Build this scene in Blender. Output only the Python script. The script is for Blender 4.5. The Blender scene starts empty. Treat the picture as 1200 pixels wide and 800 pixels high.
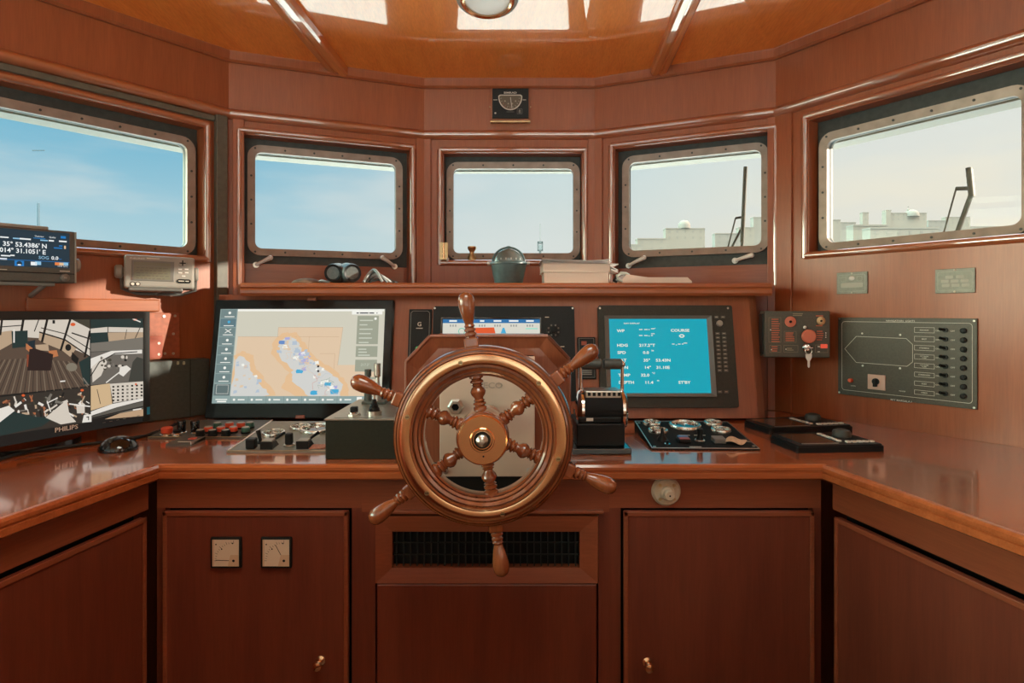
SKY = 1.12; SUN = 6.; R_SUN = .012; SUN_DIR = (1, -.07, .18); EXPO = 0.0; ASTERN = 2.0; ZENITH = 7.; PORT = 13.
LAMP_GLOW = .1; LAMP0 = .0; LAMP1 = 0.; WARM = (1., .75, .49); BLOCKER_TOP = 1.10
import bpy, bmesh, math, random
from mathutils import Matrix, Vector
random.seed(7)
SC = bpy.context.scene
COL = SC.collection
HC = 1.32            # eye height
FPX = 720.0          # focal length in pixels of the 1200x800 frame
CX, CY = 600.0, 365.0
DESK = 1.0           # worktop height
PI = math.pi
sin, cos = math.sin, math.cos

# ------------------------------------------------------------------ materials
MATS = {}
def base_mat(name):
    m = bpy.data.materials.new(name); m.use_nodes = True
    nt = m.node_tree; nt.nodes.clear()
    out = nt.nodes.new('ShaderNodeOutputMaterial')
    b = nt.nodes.new('ShaderNodeBsdfPrincipled')
    nt.links.new(b.outputs[0], out.inputs[0])
    MATS[name] = m
    return m, nt, b
def mat(name, col, rough=.5, metal=0., coat=0., emit=None, es=1., noise=0., scale=60., spec=.5):
    if name in MATS: return MATS[name]
    m, nt, b = base_mat(name)
    b.inputs['Base Color'].default_value = (*col, 1)
    b.inputs['Roughness'].default_value = rough
    b.inputs['Metallic'].default_value = metal
    b.inputs['Specular IOR Level'].default_value = spec
    b.inputs['Coat Weight'].default_value = coat
    b.inputs['Coat Roughness'].default_value = .05
    if emit:
        b.inputs['Emission Color'].default_value = (*emit, 1)
        b.inputs['Emission Strength'].default_value = es
    if noise:
        tc = nt.nodes.new('ShaderNodeTexCoord')
        n = nt.nodes.new('ShaderNodeTexNoise'); n.inputs['Scale'].default_value = scale; n.inputs['Detail'].default_value = 4
        nt.links.new(tc.outputs['Object'], n.inputs['Vector'])
        r = nt.nodes.new('ShaderNodeValToRGB')
        r.color_ramp.elements[0].position = .3; r.color_ramp.elements[1].position = .75
        r.color_ramp.elements[0].color = (*[c*(1-noise) for c in col], 1)
        r.color_ramp.elements[1].color = (*[min(1, c*(1+noise)) for c in col], 1)
        nt.links.new(n.outputs['Fac'], r.inputs['Fac'])
        nt.links.new(r.outputs['Color'], b.inputs['Base Color'])
    return m
def wood(name, dark, light, rough=.35, coat=.3, coat_rough=.1, axis='Z', grain=1., bump=.02):
    """varnished timber: long streaks along AXIS plus fine pores"""
    if name in MATS: return MATS[name]
    m, nt, b = base_mat(name)
    tc = nt.nodes.new('ShaderNodeTexCoord')
    mp = nt.nodes.new('ShaderNodeMapping')
    s = {'X': (1.2, 16, 16), 'Y': (16, 1.2, 16), 'Z': (16, 16, 1.2)}[axis]
    mp.inputs['Scale'].default_value = [v*grain for v in s]
    nt.links.new(tc.outputs['Object'], mp.inputs['Vector'])
    n = nt.nodes.new('ShaderNodeTexNoise'); n.inputs['Scale'].default_value = 1.6; n.inputs['Detail'].default_value = 7
    n.inputs['Roughness'].default_value = .62; n.inputs['Distortion'].default_value = .5
    nt.links.new(mp.outputs[0], n.inputs['Vector'])
    r = nt.nodes.new('ShaderNodeValToRGB')
    r.color_ramp.elements[0].position = .28; r.color_ramp.elements[1].position = .72
    r.color_ramp.elements[0].color = (*dark, 1); r.color_ramp.elements[1].color = (*light, 1)
    nt.links.new(n.outputs['Fac'], r.inputs['Fac'])
    mp2 = nt.nodes.new('ShaderNodeMapping')
    s2 = {'X': (14, 260, 260), 'Y': (260, 14, 260), 'Z': (260, 260, 14)}[axis]
    mp2.inputs['Scale'].default_value = s2
    nt.links.new(tc.outputs['Object'], mp2.inputs['Vector'])
    n2 = nt.nodes.new('ShaderNodeTexNoise'); n2.inputs['Scale'].default_value = 1.; n2.inputs['Detail'].default_value = 3
    nt.links.new(mp2.outputs[0], n2.inputs['Vector'])
    mx = nt.nodes.new('ShaderNodeMix'); mx.data_type = 'RGBA'; mx.blend_type = 'MULTIPLY'
    r2 = nt.nodes.new('ShaderNodeValToRGB')
    r2.color_ramp.elements[0].position = .35; r2.color_ramp.elements[1].position = .6
    r2.color_ramp.elements[0].color = (.86, .84, .83, 1); r2.color_ramp.elements[1].color = (1, 1, 1, 1)
    nt.links.new(n2.outputs['Fac'], r2.inputs['Fac'])
    mx.inputs[0].default_value = .8
    nt.links.new(r.outputs[0], mx.inputs[6]); nt.links.new(r2.outputs[0], mx.inputs[7])
    nt.links.new(mx.outputs[2], b.inputs['Base Color'])
    b.inputs['Roughness'].default_value = rough
    b.inputs['Coat Weight'].default_value = coat
    b.inputs['Coat Roughness'].default_value = coat_rough
    if bump:
        bp = nt.nodes.new('ShaderNodeBump'); bp.inputs['Strength'].default_value = bump; bp.inputs['Distance'].default_value = .002
        nt.links.new(n2.outputs['Fac'], bp.inputs['Height']); nt.links.new(bp.outputs[0], b.inputs['Normal'])
    return m
def glass_mat(name, tint=(.96, .98, .98), refl=.06):
    if name in MATS: return MATS[name]
    m = bpy.data.materials.new(name); m.use_nodes = True
    nt = m.node_tree; nt.nodes.clear(); MATS[name] = m
    out = nt.nodes.new('ShaderNodeOutputMaterial')
    t = nt.nodes.new('ShaderNodeBsdfTransparent'); t.inputs[0].default_value = (*tint, 1)
    g = nt.nodes.new('ShaderNodeBsdfGlossy'); g.inputs['Roughness'].default_value = .02
    lw = nt.nodes.new('ShaderNodeFresnel'); lw.inputs[0].default_value = 1.13
    mx = nt.nodes.new('ShaderNodeMixShader')
    nt.links.new(lw.outputs[0], mx.inputs[0]); nt.links.new(t.outputs[0], mx.inputs[1]); nt.links.new(g.outputs[0], mx.inputs[2])
    nt.links.new(mx.outputs[0], out.inputs[0])
    return m
def screen_mat(name, col, es=1.):
    """a lit pixel colour of a display"""
    if name in MATS: return MATS[name]
    return mat(name, (.01, .01, .01), .3, emit=col, es=es, spec=.15)
def srgb(r, g, b):
    f = lambda c: (c/255/12.92) if c/255 <= .04045 else ((c/255+.055)/1.055)**2.4
    return (f(r), f(g), f(b))

# ------------------------------------------------------------------ mesh builder
class MB:
    def __init__(s, M=None):
        s.v, s.f, s.mi, s.sm, s.slots, s.M = [], [], [], [], [], M
    def slot(s, m):
        if m not in s.slots: s.slots.append(m)
        return s.slots.index(m)
    def add(s, vs, fs, m, smooth=False):
        o = len(s.v); k = s.slot(m)
        for p in vs:
            p = Vector(p)
            s.v.append(tuple(s.M @ p) if s.M is not None else tuple(p))
        flip = s.M is not None and s.M.to_3x3().determinant() < 0
        for f in fs:
            f = [i+o for i in f]
            s.f.append(f[::-1] if flip else f); s.mi.append(k); s.sm.append(smooth)
        return s
    def box(s, x0, x1, y0, y1, z0, z1, m, bev=0., seg=2):
        if x1 < x0: x0, x1 = x1, x0
        if y1 < y0: y0, y1 = y1, y0
        if z1 < z0: z0, z1 = z1, z0
        if bev <= 0:
            vs = [(x, y, z) for z in (z0, z1) for y in (y0, y1) for x in (x0, x1)]
            return s.add(vs, [(0, 2, 3, 1), (4, 5, 7, 6), (0, 1, 5, 4), (2, 6, 7, 3), (0, 4, 6, 2), (1, 3, 7, 5)], m)
        bm = bmesh.new(); bmesh.ops.create_cube(bm, size=1)
        for v in bm.verts:
            v.co = Vector(((x0+x1)/2+v.co.x*(x1-x0), (y0+y1)/2+v.co.y*(y1-y0), (z0+z1)/2+v.co.z*(z1-z0)))
        bev = min(bev, .49*min(x1-x0, y1-y0, z1-z0))
        bmesh.ops.bevel(bm, geom=bm.edges[:], offset=bev, segments=seg, affect='EDGES', profile=.5)
        s.bm(bm, m); return s
    def bm(s, bm, m, smooth=False):
        bm.verts.ensure_lookup_table(); bm.verts.index_update()
        s.add([v.co for v in bm.verts], [[v.index for v in f.verts] for f in bm.faces], m, smooth); bm.free(); return s
    def lathe(s, prof, m, o=(0, 0, 0), axis='z', seg=28, cap=True, smooth=True, d=None):
        """prof: [(radius, height)]; axis direction string or vector d"""
        if d is None: d = {'x': (1, 0, 0), 'y': (0, 1, 0), 'z': (0, 0, 1), '-y': (0, -1, 0), '-x': (-1, 0, 0), '-z': (0, 0, -1)}[axis]
        d = Vector(d).normalized(); q = Vector((0, 0, 1)).rotation_difference(d); o = Vector(o)
        vs, fs = [], []
        for r, h in prof:
            for k in range(seg):
                a = 2*PI*k/seg
                vs.append(o+q @ Vector((max(r, 1e-5)*cos(a), max(r, 1e-5)*sin(a), h)))
        n = len(prof); groups = []; run = [0]
        for i in range(n-1):              # crease the surface wherever the profile turns sharply
            run.append(i+1)
            if i+2 < n:
                a = Vector((prof[i+1][0]-prof[i][0], prof[i+1][1]-prof[i][1])); b = Vector((prof[i+2][0]-prof[i+1][0], prof[i+2][1]-prof[i+1][1]))
                if a.length > 1e-9 and b.length > 1e-9 and a.angle(b) > .62: groups.append(run); run = [i+1]
        groups.append(run)
        for g in groups:
            sv = vs[g[0]*seg:(g[-1]+1)*seg]; fs = []
            for i in range(len(g)-1):
                for k in range(seg):
                    k2 = (k+1) % seg
                    fs.append((i*seg+k, i*seg+k2, (i+1)*seg+k2, (i+1)*seg+k))
            s.add(sv, fs, m, smooth)
        if cap:
            for i, rev in ((0, True), (n-1, False)):
                if prof[i][0] > 1e-4:
                    ring = vs[i*seg:(i+1)*seg]; idx = list(range(seg))
                    s.add(ring, [idx[::-1] if rev else idx], m, False)
        return s
    def ring(s, prof, m, o=(0, 0, 0), axis='z', seg=64, smooth=True):
        """closed profile swept round the axis"""
        return s.lathe(list(prof)+[prof[0]], m, o, axis, seg, cap=False, smooth=smooth)
    def cyl(s, r, h, m, o=(0, 0, 0), axis='z', seg=24, bev=0., d=None):
        if bev: return s.lathe([(r-bev, 0), (r, bev), (r, h-bev), (r-bev, h)], m, o, axis, seg, smooth=False, d=d)
        s.lathe([(r, 0), (r, h)], m, o, axis, seg, d=d); return s
    def sphere(s, r, m, o=(0, 0, 0), sc=(1, 1, 1), seg=24, rings=14):
        bm = bmesh.new(); bmesh.ops.create_uvsphere(bm, u_segments=seg, v_segments=rings, radius=r)
        for v in bm.verts: v.co = Vector((o[0]+v.co.x*sc[0], o[1]+v.co.y*sc[1], o[2]+v.co.z*sc[2]))
        return s.bm(bm, m, True)
    def tube(s, pts, r, m, seg=10, cap=True):
        pts = [Vector(p) for p in pts]; n = len(pts)
        rs = r if isinstance(r, (list, tuple)) else [r]*n
        vs, fs = [], []; up = None
        for i, p in enumerate(pts):
            t = (pts[min(i+1, n-1)]-pts[max(i-1, 0)]).normalized()
            if up is None:
                up = Vector((0, 0, 1)) if abs(t.z) < .9 else Vector((0, 1, 0))
            a = t.cross(up)
            if a.length < 1e-4: a = t.cross(Vector((1, 0, 0)))
            a.normalize(); b = a.cross(t).normalized(); up = b
            for k in range(seg):
                th = 2*PI*k/seg
                vs.append(p+(a*cos(th)+b*sin(th))*rs[i])
        for i in range(n-1):
            for k in range(seg):
                k2 = (k+1) % seg
                fs.append((i*seg+k, (i+1)*seg+k, (i+1)*seg+k2, i*seg+k2))
        s.add(vs, fs, m, True)
        if cap:
            s.add(vs[:seg], [list(range(seg))], m); s.add(vs[-seg:], [list(range(seg))[::-1]], m)
        return s
    def prism(s, poly, y0, y1, m, smooth=False):
        """polygon in the local x-z plane, extruded along y"""
        if y1 < y0: y0, y1 = y1, y0
        A = sum(poly[i][0]*poly[(i+1) % len(poly)][1]-poly[(i+1) % len(poly)][0]*poly[i][1] for i in range(len(poly)))
        if A < 0: poly = poly[::-1]
        n = len(poly)
        vs = [(x, y0, z) for x, z in poly]+[(x, y1, z) for x, z in poly]
        fs = [list(range(n)), list(range(2*n-1, n-1, -1))]
        s.add(vs, fs, m)
        s.add(vs, [(i, i+n, (i+1) % n+n, (i+1) % n) for i in range(n)], m, smooth)
        return s
    def hprism(s, poly, z0, z1, m):
        """polygon in the x-y plane, extruded along z"""
        A = sum(poly[i][0]*poly[(i+1) % len(poly)][1]-poly[(i+1) % len(poly)][0]*poly[i][1] for i in range(len(poly)))
        if A < 0: poly = poly[::-1]
        n = len(poly)
        vs = [(x, y, z0) for x, y in poly]+[(x, y, z1) for x, y in poly]
        fs = [list(range(n))[::-1], list(range(n, 2*n))]+[(i, (i+1) % n, (i+1) % n+n, i+n) for i in range(n)]
        return s.add(vs, fs, m)
    def frame(s, outer, inner, y0, y1, m, inner_y0=None):
        """ring between two equal-count outlines in x-z, extruded along y (front y0); inner_y0 slopes the front face"""
        n = len(outer); iy = y0 if inner_y0 is None else inner_y0
        vs = [(x, y0, z) for x, z in outer]+[(x, iy, z) for x, z in inner]+[(x, y1, z) for x, z in outer]+[(x, y1, z) for x, z in inner]
        fs = []
        for i in range(n):
            j = (i+1) % n
            fs += [(i, j, n+j, n+i), (i, 2*n+i, 2*n+j, j), (n+i, n+j, 3*n+j, 3*n+i), (2*n+i, 3*n+i, 3*n+j, 2*n+j)]
        return s.add(vs, fs, m)
    def flat(s, poly, y, m):
        """flat marking on a face that looks towards -y"""
        A = sum(poly[i][0]*poly[(i+1) % len(poly)][1]-poly[(i+1) % len(poly)][0]*poly[i][1] for i in range(len(poly)))
        if A < 0: poly = poly[::-1]
        return s.add([(x, y, z) for x, z in poly], [list(range(len(poly)))], m)
    def rect(s, x0, x1, z0, z1, y, m):
        return s.flat([(x0, z0), (x1, z0), (x1, z1), (x0, z1)], y, m)
    def line(s, pts, w, y, m, closed=False):
        pts = [Vector(p) for p in pts]; n = len(pts)
        for i in range(n if closed else n-1):
            a, b = pts[i], pts[(i+1) % n]; t = (b-a)
            if t.length < 1e-7: continue
            t.normalize(); q = Vector((-t.y, t.x))*w/2; e = t*w/2*.5
            s.flat([tuple(a-q-e), tuple(b-q+e), tuple(b+q+e), tuple(a+q-e)], y, m)
        return s
    def disc(s, x, z, r, y, m, seg=20, rz=None):
        return s.flat([(x+r*cos(2*PI*k/seg), z+(rz or r)*sin(2*PI*k/seg)) for k in range(seg)], y, m)
    def text(s, t, x, z, h, y, m, align='LEFT', sx=1., bold=0., thick=0.):
        """lettering of cap height h standing on z"""
        cu = bpy.data.curves.new('lettering', 'FONT'); cu.body = t; cu.size = h/.72; cu.align_x = align
        cu.offset = bold*h; cu.resolution_u = 2; cu.extrude = thick
        ob = bpy.data.objects.new('lettering', cu); COL.objects.link(ob)
        bpy.context.view_layer.update()
        me = bpy.data.meshes.new_from_object(ob.evaluated_get(bpy.context.evaluated_depsgraph_get()))
        vs = [(x+v.co.x*sx, y-v.co.z, z+v.co.y) for v in me.vertices]
        fs = [list(p.vertices) for p in me.polygons]
        bpy.data.objects.remove(ob); bpy.data.curves.remove(cu); bpy.data.meshes.remove(me)
        if fs: s.add(vs, fs, m)
        return s
    def build(s, name, parent=None):
        me = bpy.data.meshes.new(name)
        me.from_pydata(s.v, [], s.f); me.validate(verbose=False)
        for m in s.slots: me.materials.append(m)
        if len(me.polygons) == len(s.f):
            me.polygons.foreach_set('material_index', s.mi); me.polygons.foreach_set('use_smooth', s.sm)
        me.update()
        o = bpy.data.objects.new(name, me); COL.objects.link(o)
        if parent is not None: o.parent = parent
        return o
def rrect(x0, x1, z0, z1, r, n=6):
    pts = []
    for cx, cz, a0 in ((x1-r, z1-r, 0), (x0+r, z1-r, PI/2), (x0+r, z0+r, PI), (x1-r, z0+r, 3*PI/2)):
        for k in range(n+1):
            a = a0+PI/2*k/n; pts.append((cx+r*cos(a), cz+r*sin(a)))
    return pts
def crect(x0, x1, z0, z1, n=6):
    """a sharp rectangle with the point count of rrect"""
    pts = []
    for cx, cz in ((x1, z1), (x0, z1), (x0, z0), (x1, z0)): pts += [(cx, cz)]*(n+1)
    return pts
def sweep(plan, prof, m, name, parent=None, mb=None, smooth=False):
    """closed profile [(inward, z)] run along an open plan polyline, interior on the RIGHT of the direction of travel, mitred"""
    mb = mb or MB(); P2 = [Vector(p) for p in plan]; n = len(P2); k = len(prof); vs, fs = [], []
    for i, p in enumerate(P2):
        def nrm(a, b):
            t = (b-a).normalized(); return Vector((t.y, -t.x))
        if i == 0: q = nrm(P2[0], P2[1])
        elif i == n-1: q = nrm(P2[-2], P2[-1])
        else:
            a, b = nrm(P2[i-1], p), nrm(p, P2[i+1]); q = (a+b).normalized(); q = q/max(.3, q.dot(a))
        for d, z in prof: vs.append((p.x+q.x*d, p.y+q.y*d, z))
    for i in range(n-1):
        mb.add(vs[i*k:(i+2)*k], [(j, (j+1) % k, (j+1) % k+k, j+k) for j in range(k if not smooth else k-1)], m, smooth)
    mb.add(vs[:k], [list(range(k))[::-1]], m); mb.add(vs[-k:], [list(range(k))], m)
    return mb.build(name, parent)

# ------------------------------------------------------------------ objects
def tag(o, label=None, cat=None, group=None, kind=None):
    if label: o['label'] = label
    if cat: o['category'] = cat
    if group: o['group'] = group
    if kind: o['kind'] = kind
    return o
def thing(name, label, cat, M=None, group=None, kind=None):
    o = bpy.data.objects.new(name, None); COL.objects.link(o); o.empty_display_size = .05
    if M is not None: o.matrix_world = M
    return tag(o, label, cat, group, kind)
MBS = {}
PRINTS = {'front_print', 'print', 'label_print', 'key_label', 'lettering', 'page_lines', 'engraving'}
def part(name, mb, parent, label=None):
    if name in PRINTS:                    # printing belongs to the surface it is printed on
        tgt = parent if parent.name in MBS else [c for c in parent.children if c.name in MBS][0]
        base = MBS[tgt.name]; M0 = base.M; base.M = None
        for f, mi, sm in zip(mb.f, mb.mi, mb.sm):
            base.add([mb.v[i] for i in f], [list(range(len(f)))], mb.slots[mi], sm)
        base.M = M0; old = tgt.data; tmp = base.build('lettering'); tgt.data = tmp.data
        bpy.data.objects.remove(tmp); bpy.data.meshes.remove(old); tgt.data.name = tgt.name
        return tgt
    o = mb.build(name, parent); MBS[o.name] = mb
    if label: o['label'] = label
    return o
def copy_tree(o, parent=None):
    c = o.copy(); COL.objects.link(c); c.parent = parent
    for ch in [k for k in o.children]: copy_tree(ch, c)
    return c
def frm(o, x=(1, 0, 0), z=(0, 0, 1)):
    x = Vector(x).normalized(); z = Vector(z).normalized(); y = z.cross(x).normalized(); z = x.cross(y)
    M = Matrix((x, y, z)).transposed().to_4x4(); M.translation = Vector(o); return M
def ray(px, py): return Vector(((px-CX)/FPX, 1, -(py-CY)/FPX))
EYE = Vector((0, 0, HC))
def at(px, py, Y): return EYE+ray(px, py)*Y
def on(M, px, py, y=0.):
    """photo pixel -> local (x, z) on the plane y of the frame M"""
    n = M.to_3x3().col[1]; p0 = M.translation+n*y; d = ray(px, py)
    w = EYE+d*((p0-EYE).dot(n)/d.dot(n)); l = M.inverted() @ w
    return (l.x, l.z)
def desk(px, py, z=DESK):
    Y = (HC-z)*FPX/(py-CY); return Vector(((px-CX)*Y/FPX, Y, z))
# ------------------------------------------------------------------ palette
MAH = wood('mahogany', (.33, .090, .030), (.43, .122, .042), .38, .25, .18)
MAHX = wood('mahogany_across', (.32, .088, .030), (.45, .134, .046), .32, .4, .12, axis='X')
MAHL = wood('mahogany_low_shaded', (.22, .052, .022), (.31, .080, .033), .36, .25, .18, axis='X')  # lower trim wood, the falloff of light darkened into its colour
MAHD = wood('mahogany_doors_shaded', (.135, .026, .013), (.20, .044, .020), .42, .15, .28)  # redder door wood, also darkened for the light falling off low down
DESKW = wood('worktop_wood', (.36, .086, .026), (.54, .145, .044), .22, 1., .09, axis='X', bump=0)
DESKW.node_tree.nodes['Principled BSDF'].inputs['Coat IOR'].default_value = 1.6
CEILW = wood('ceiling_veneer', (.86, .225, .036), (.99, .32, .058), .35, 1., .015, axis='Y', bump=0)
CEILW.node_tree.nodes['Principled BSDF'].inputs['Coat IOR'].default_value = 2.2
WHEELW = wood('wheel_varnish', (.20, .052, .018), (.36, .105, .036), .22, 1., .03, axis='Z', bump=0)
PEDW = wood('pedestal_wood', (.20, .055, .025), (.33, .10, .045), .28, .6, .08)
RAILW = mat('rail_varnish', (.42, .135, .055), .3, coat=1., noise=.08, scale=14)
RAILW.node_tree.nodes['Principled BSDF'].inputs['Coat IOR'].default_value = 2.6
GREYP = mat('grey_paint', (.13, .125, .095), .5, noise=.15)
GASK = mat('dark_gasket', (.055, .062, .055), .55, noise=.2)
BEZW = mat('window_bezel_bronze', (.34, .265, .215), .42, .25, noise=.15, scale=30)
CREAM = mat('cream_hull_paint', (.30, .265, .215), .5)
BRASS = mat('polished_brass', (.96, .60, .35), .15, 1.)
BRASSD = mat('aged_brass', (.55, .38, .20), .32, 1., noise=.2)
CHROME = mat('chrome', (.82, .80, .77), .1, 1.)
STEEL = mat('brushed_steel', (.62, .58, .52), .32, 1., noise=.1)
BLACK = mat('black_plastic', (.012, .013, .013), .38, noise=.3, scale=300, spec=.22)
BLACKM = mat('black_matte', (.010, .010, .010), .65, spec=.2)
BLACKG = mat('black_gloss', (.008, .008, .008), .08, coat=.5)
PANELG = mat('olive_panel', (.085, .080, .060), .42, noise=.15, scale=200)
GREYD = mat('dark_green_grey', (.080, .095, .085), .45, noise=.15, scale=120)
GREYL = mat('grey_plastic', (.36, .35, .31), .4)
GREYM = mat('mid_grey_plastic', (.17, .17, .155), .4)
WHITE = mat('white_paint', (.85, .84, .80), .35)
LINE = mat('ivory_print', (.72, .69, .60), .5)
RED = mat('red_plastic', (.70, .10, .045), .35)
PINKR = mat('faded_red_plastic', (.72, .20, .12), .4)
GLASS = glass_mat('clear_glass')

# ------------------------------------------------------------------ plan of the wheelhouse
J1L = Vector((-.322, 2.25)); J1R = Vector((.303, 2.25))
J2L = Vector((-.927, 2.010)); J2R = Vector((.856, 1.994))
L1 = Vector((-1.475, 1.320)); R1 = Vector((1.378, 1.170))
BACKY = -1.7
L2 = Vector((-1.475, BACKY)); R2 = Vector((1.378, BACKY))
PLAN = [L2, L1, J2L, J1L, J1R, J2R, R1, R2]
CEILZ = HC+.845
def facet(a, b): return frm((a.x, a.y, 0), (b.x-a.x, b.y-a.y, 0)), (b-a).length
FA, LA = facet(L1, J2L); FB, LB = facet(J2L, J1L); FC, LC = facet(J1L, J1R)
FD, LD = facet(J1R, J2R); FE, LE = facet(J2R, R1)
FSL, LSL = facet(L2, L1); FSR, LSR = facet(R1, R2); FBK, LBK = facet(R2, L2)
WT = .05
def wall(name, M, L, holes, label, z1=2.35):
    mb = MB()
    xs = sorted({0, L, *[h[0] for h in holes], *[h[1] for h in holes]})
    for a, b in zip(xs[:-1], xs[1:]):
        hs = [h for h in holes if h[0] <= a and h[1] >= b]
        if not hs: mb.box(a, b, 0, WT, 0, z1, MAH)
        else:
            h = hs[0]
            if h[2] > 0: mb.box(a, b, 0, WT, 0, h[2], MAH)
            mb.box(a, b, 0, WT, h[3], z1, MAH)
    o = mb.build(name); o.matrix_world = M
    return tag(o, label, 'wall', kind='structure')
def hit(M, px, py, y=0): return on(M, px, py, y)
WIN = {}; VISOR = {3: .034}
def window(n, M, L, open_px, glass_px, label, shelf=False, xlim=None, handles=(), backing_bottom=None):
    """open_px: (left px, right px, (px,py) on the top, (px,py) on the bottom) of the opening in the wall; glass_px the same for the clear light"""
    yb = .048
    def rect(s, y):
        l, r, t, b = s
        x0 = hit(M, l, 300, y)[0] if l is not None else xlim[0]
        x1 = hit(M, r, 300, y)[0] if r is not None else xlim[1]
        return x0, x1, hit(M, *b, y)[1], hit(M, *t, y)[1]
    ox0, ox1, oz0, oz1 = rect(open_px, 0)
    gx0, gx1, gz0, gz1 = rect(glass_px, yb-.012)
    if xlim:
        if glass_px[0] is None: gx0 = ox0+.03
        if glass_px[1] is None: gx1 = ox1-.03
    if shelf: oz0 = SHELF_TOP+.001
    WIN[n] = (M, ox0, ox1, oz0, oz1, gx0, gx1, gz0, gz1)
    w = thing('window_%d' % n, label, 'window', M, kind='structure')
    # moulded timber edge round the opening
    mb = MB(); t = .013
    segs = [((ox0-t, oz1+t), (ox1+t, oz1+t)), ((ox0-t, oz1+t), (ox0-t, oz0-(0 if shelf else t))), ((ox1+t, oz1+t), (ox1+t, oz0-(0 if shelf else t)))]
    prof = [(-.011*cos(a), -.011*sin(a)) for a in [PI*k/8 for k in range(9)]]
    def half_round(a, b):
        A = Vector((a[0], 0, a[1])); B = Vector((b[0], 0, b[1])); d = (B-A).normalized(); q = Vector((-d.z, 0, d.x))
        k = len(prof); vs = []
        for P, s in ((A, -1), (B, 1)):
            for u, v in prof:
                vs.append(P+q*u+Vector((0, v, 0)))
        mb.add(vs, [(i, i+1, k+i+1, k+i) for i in range(k-1)], RAILW, True)
        mb.add(vs, [list(range(k)), list(range(2*k-1, k-1, -1))], MAHX)
    for a, b in segs: half_round(a, b)
    if not shelf: half_round((ox0-t, oz0-.006), (ox1+t, oz0-.006))
    part('casing', mb, w)
    # dark backing plate and the rounded bezel screwed on it
    bz0 = oz0 if not shelf else hit(M, *backing_bottom, yb)[1]
    mb = MB()
    R = .022
    mb.frame(crect(ox0-.004, ox1+.004, bz0-(0 if shelf else .004), oz1+.004), rrect(gx0, gx1, gz0, gz1, R), yb, yb+.012, GASK)
    part('backing_plate', mb, w)
    if shelf:
        mb = MB(); mb.box(ox0-.003, ox1+.003, yb, yb+.012, oz0-.02, bz0, MAHX); part('lower_panel', mb, w)
    mb = MB(); bw = .024
    mb.frame(rrect(gx0-bw, gx1+bw, gz0-bw, gz1+bw, R+bw*.8), rrect(gx0, gx1, gz0, gz1, R), yb-.016, yb, BEZW, yb-.012)
    nx = max(3, int((gx1-gx0)/.09)); nz = 4
    for k in range(nx+1):
        for z in (gz0-bw*.5, gz1+bw*.5): mb.cyl(.0035, .003, GASK, (gx0+(gx1-gx0)*k/nx, yb-.013, z), '-y', 8)
    for k in range(1, nz):
        for x in (gx0-bw*.5, gx1+bw*.5): mb.cyl(.0035, .003, GASK, (x, yb-.013, gz0+(gz1-gz0)*k/nz), '-y', 8)
    part('bezel', mb, w)
    mb = MB(); e = .002; hd = .012
    mb.frame(crect(ox0-.06, ox1+.06, min(bz0, gz0)-.05, oz1+.06), rrect(gx0-e, gx1+e, gz0-e, gz1+e, R), yb+.012, yb+.012+hd, CREAM)
    part('hull_reveal', mb, w)
    mb = MB(); mb.box(gx0-.012, gx1+.012, yb+.012+hd, yb+.018+hd, gz0-.012, gz1+.012, GLASS)
    part('glass_pane', mb, w)
    vd = VISOR.get(n, .068)
    mb = MB(); mb.box(gx0-.10, gx1+.10, yb+.034, yb+.034+vd, gz1-.001, gz1+.012, CREAM); part('outer_visor', mb, w, 'cream painted visor outside')
    for (ax, ay), (bx, by) in handles:
        a = hit(M, ax, ay, yb-.02); b = hit(M, bx, by, yb-.03)
        mb = MB(); mb.tube([(a[0], yb-.014, a[1]), ((a[0]*.5+b[0]*.5), yb-.03, (a[1]+b[1])/2), (b[0], yb-.034, b[1])], [.0055, .006, .008], WHITE)
        mb.sphere(.0085, WHITE, (b[0], yb-.034, b[1]), seg=12, rings=8)
        mb.cyl(.010, .014, STEEL, (a[0], yb, a[1]), '-y', 12)
        part('latch_handle', mb, w, 'pale latch lever')
    return (ox0, ox1, oz0, oz1)
SHELF_Y = 1.84
SHELF_TOP = HC+33.5/720*SHELF_Y
SHELF_BOT = HC+18.5/720*SHELF_Y

oA = window(1, FA, LA, (None, 239, (246, 151), (246, 302)), (None, 219.5, (216, 169), (219, 290)), 'wide left side window with blue sky, above the plotter with coordinates', xlim=(.07, 0))
oB = window(2, FB, LB, (285.5, 480, (284, 157), (300, 330)), (299, 464, (380, 185), (380, 293.5)), 'window left of the middle one, above the binoculars', True,
            handles=(((300, 310), (317, 302)), ((463, 312), (448, 302))), backing_bottom=(380, 311))
oC = window(3, FC, LC, (520, 682, (600, 180), (600, 306)), (531, 672, (600, 197.5), (600, 296.5)), 'small middle window behind the dark globe compass')
oD = window(4, FD, LD, (720.5, 904, (814, 164), (814, 330)), (737, 892, (814, 183), (814, 290.5)), 'window right of the middle one, above the open papers', True,
            handles=(((736, 311), (755, 302)), ((861, 305), (881, 299))), backing_bottom=(814, 312))
oE = window(5, FE, LE, (948, None, (948, 141), (948, 297)), (969, 1197, (1080, 138), (1080, 274)), 'wide hazy right side window above the two small plates', xlim=(0, hit(FE, 1238, 300)[0]))
EO = WIN[5]
wall('wall_left', FA, LA, [oA], 'mahogany wall around the left side window')
wall('wall_front_left', FB, LB, [oB], 'mahogany wall around the window left of the middle')
wall('wall_front', FC, LC, [oC], 'narrow middle wall of the wheelhouse front')
wall('wall_front_right', FD, LD, [oD], 'mahogany wall around the window right of the middle')
wall('wall_right', FE, LE, [oE], 'mahogany wall with the navigation light panel on it')
wall('wall_left_aft', FSL, LSL, [(.35, LSL-.25, 1.10, 2.10)], 'aft part of the left wall, out of view')  # openings of the aft walls are added to let sky light in
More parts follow.
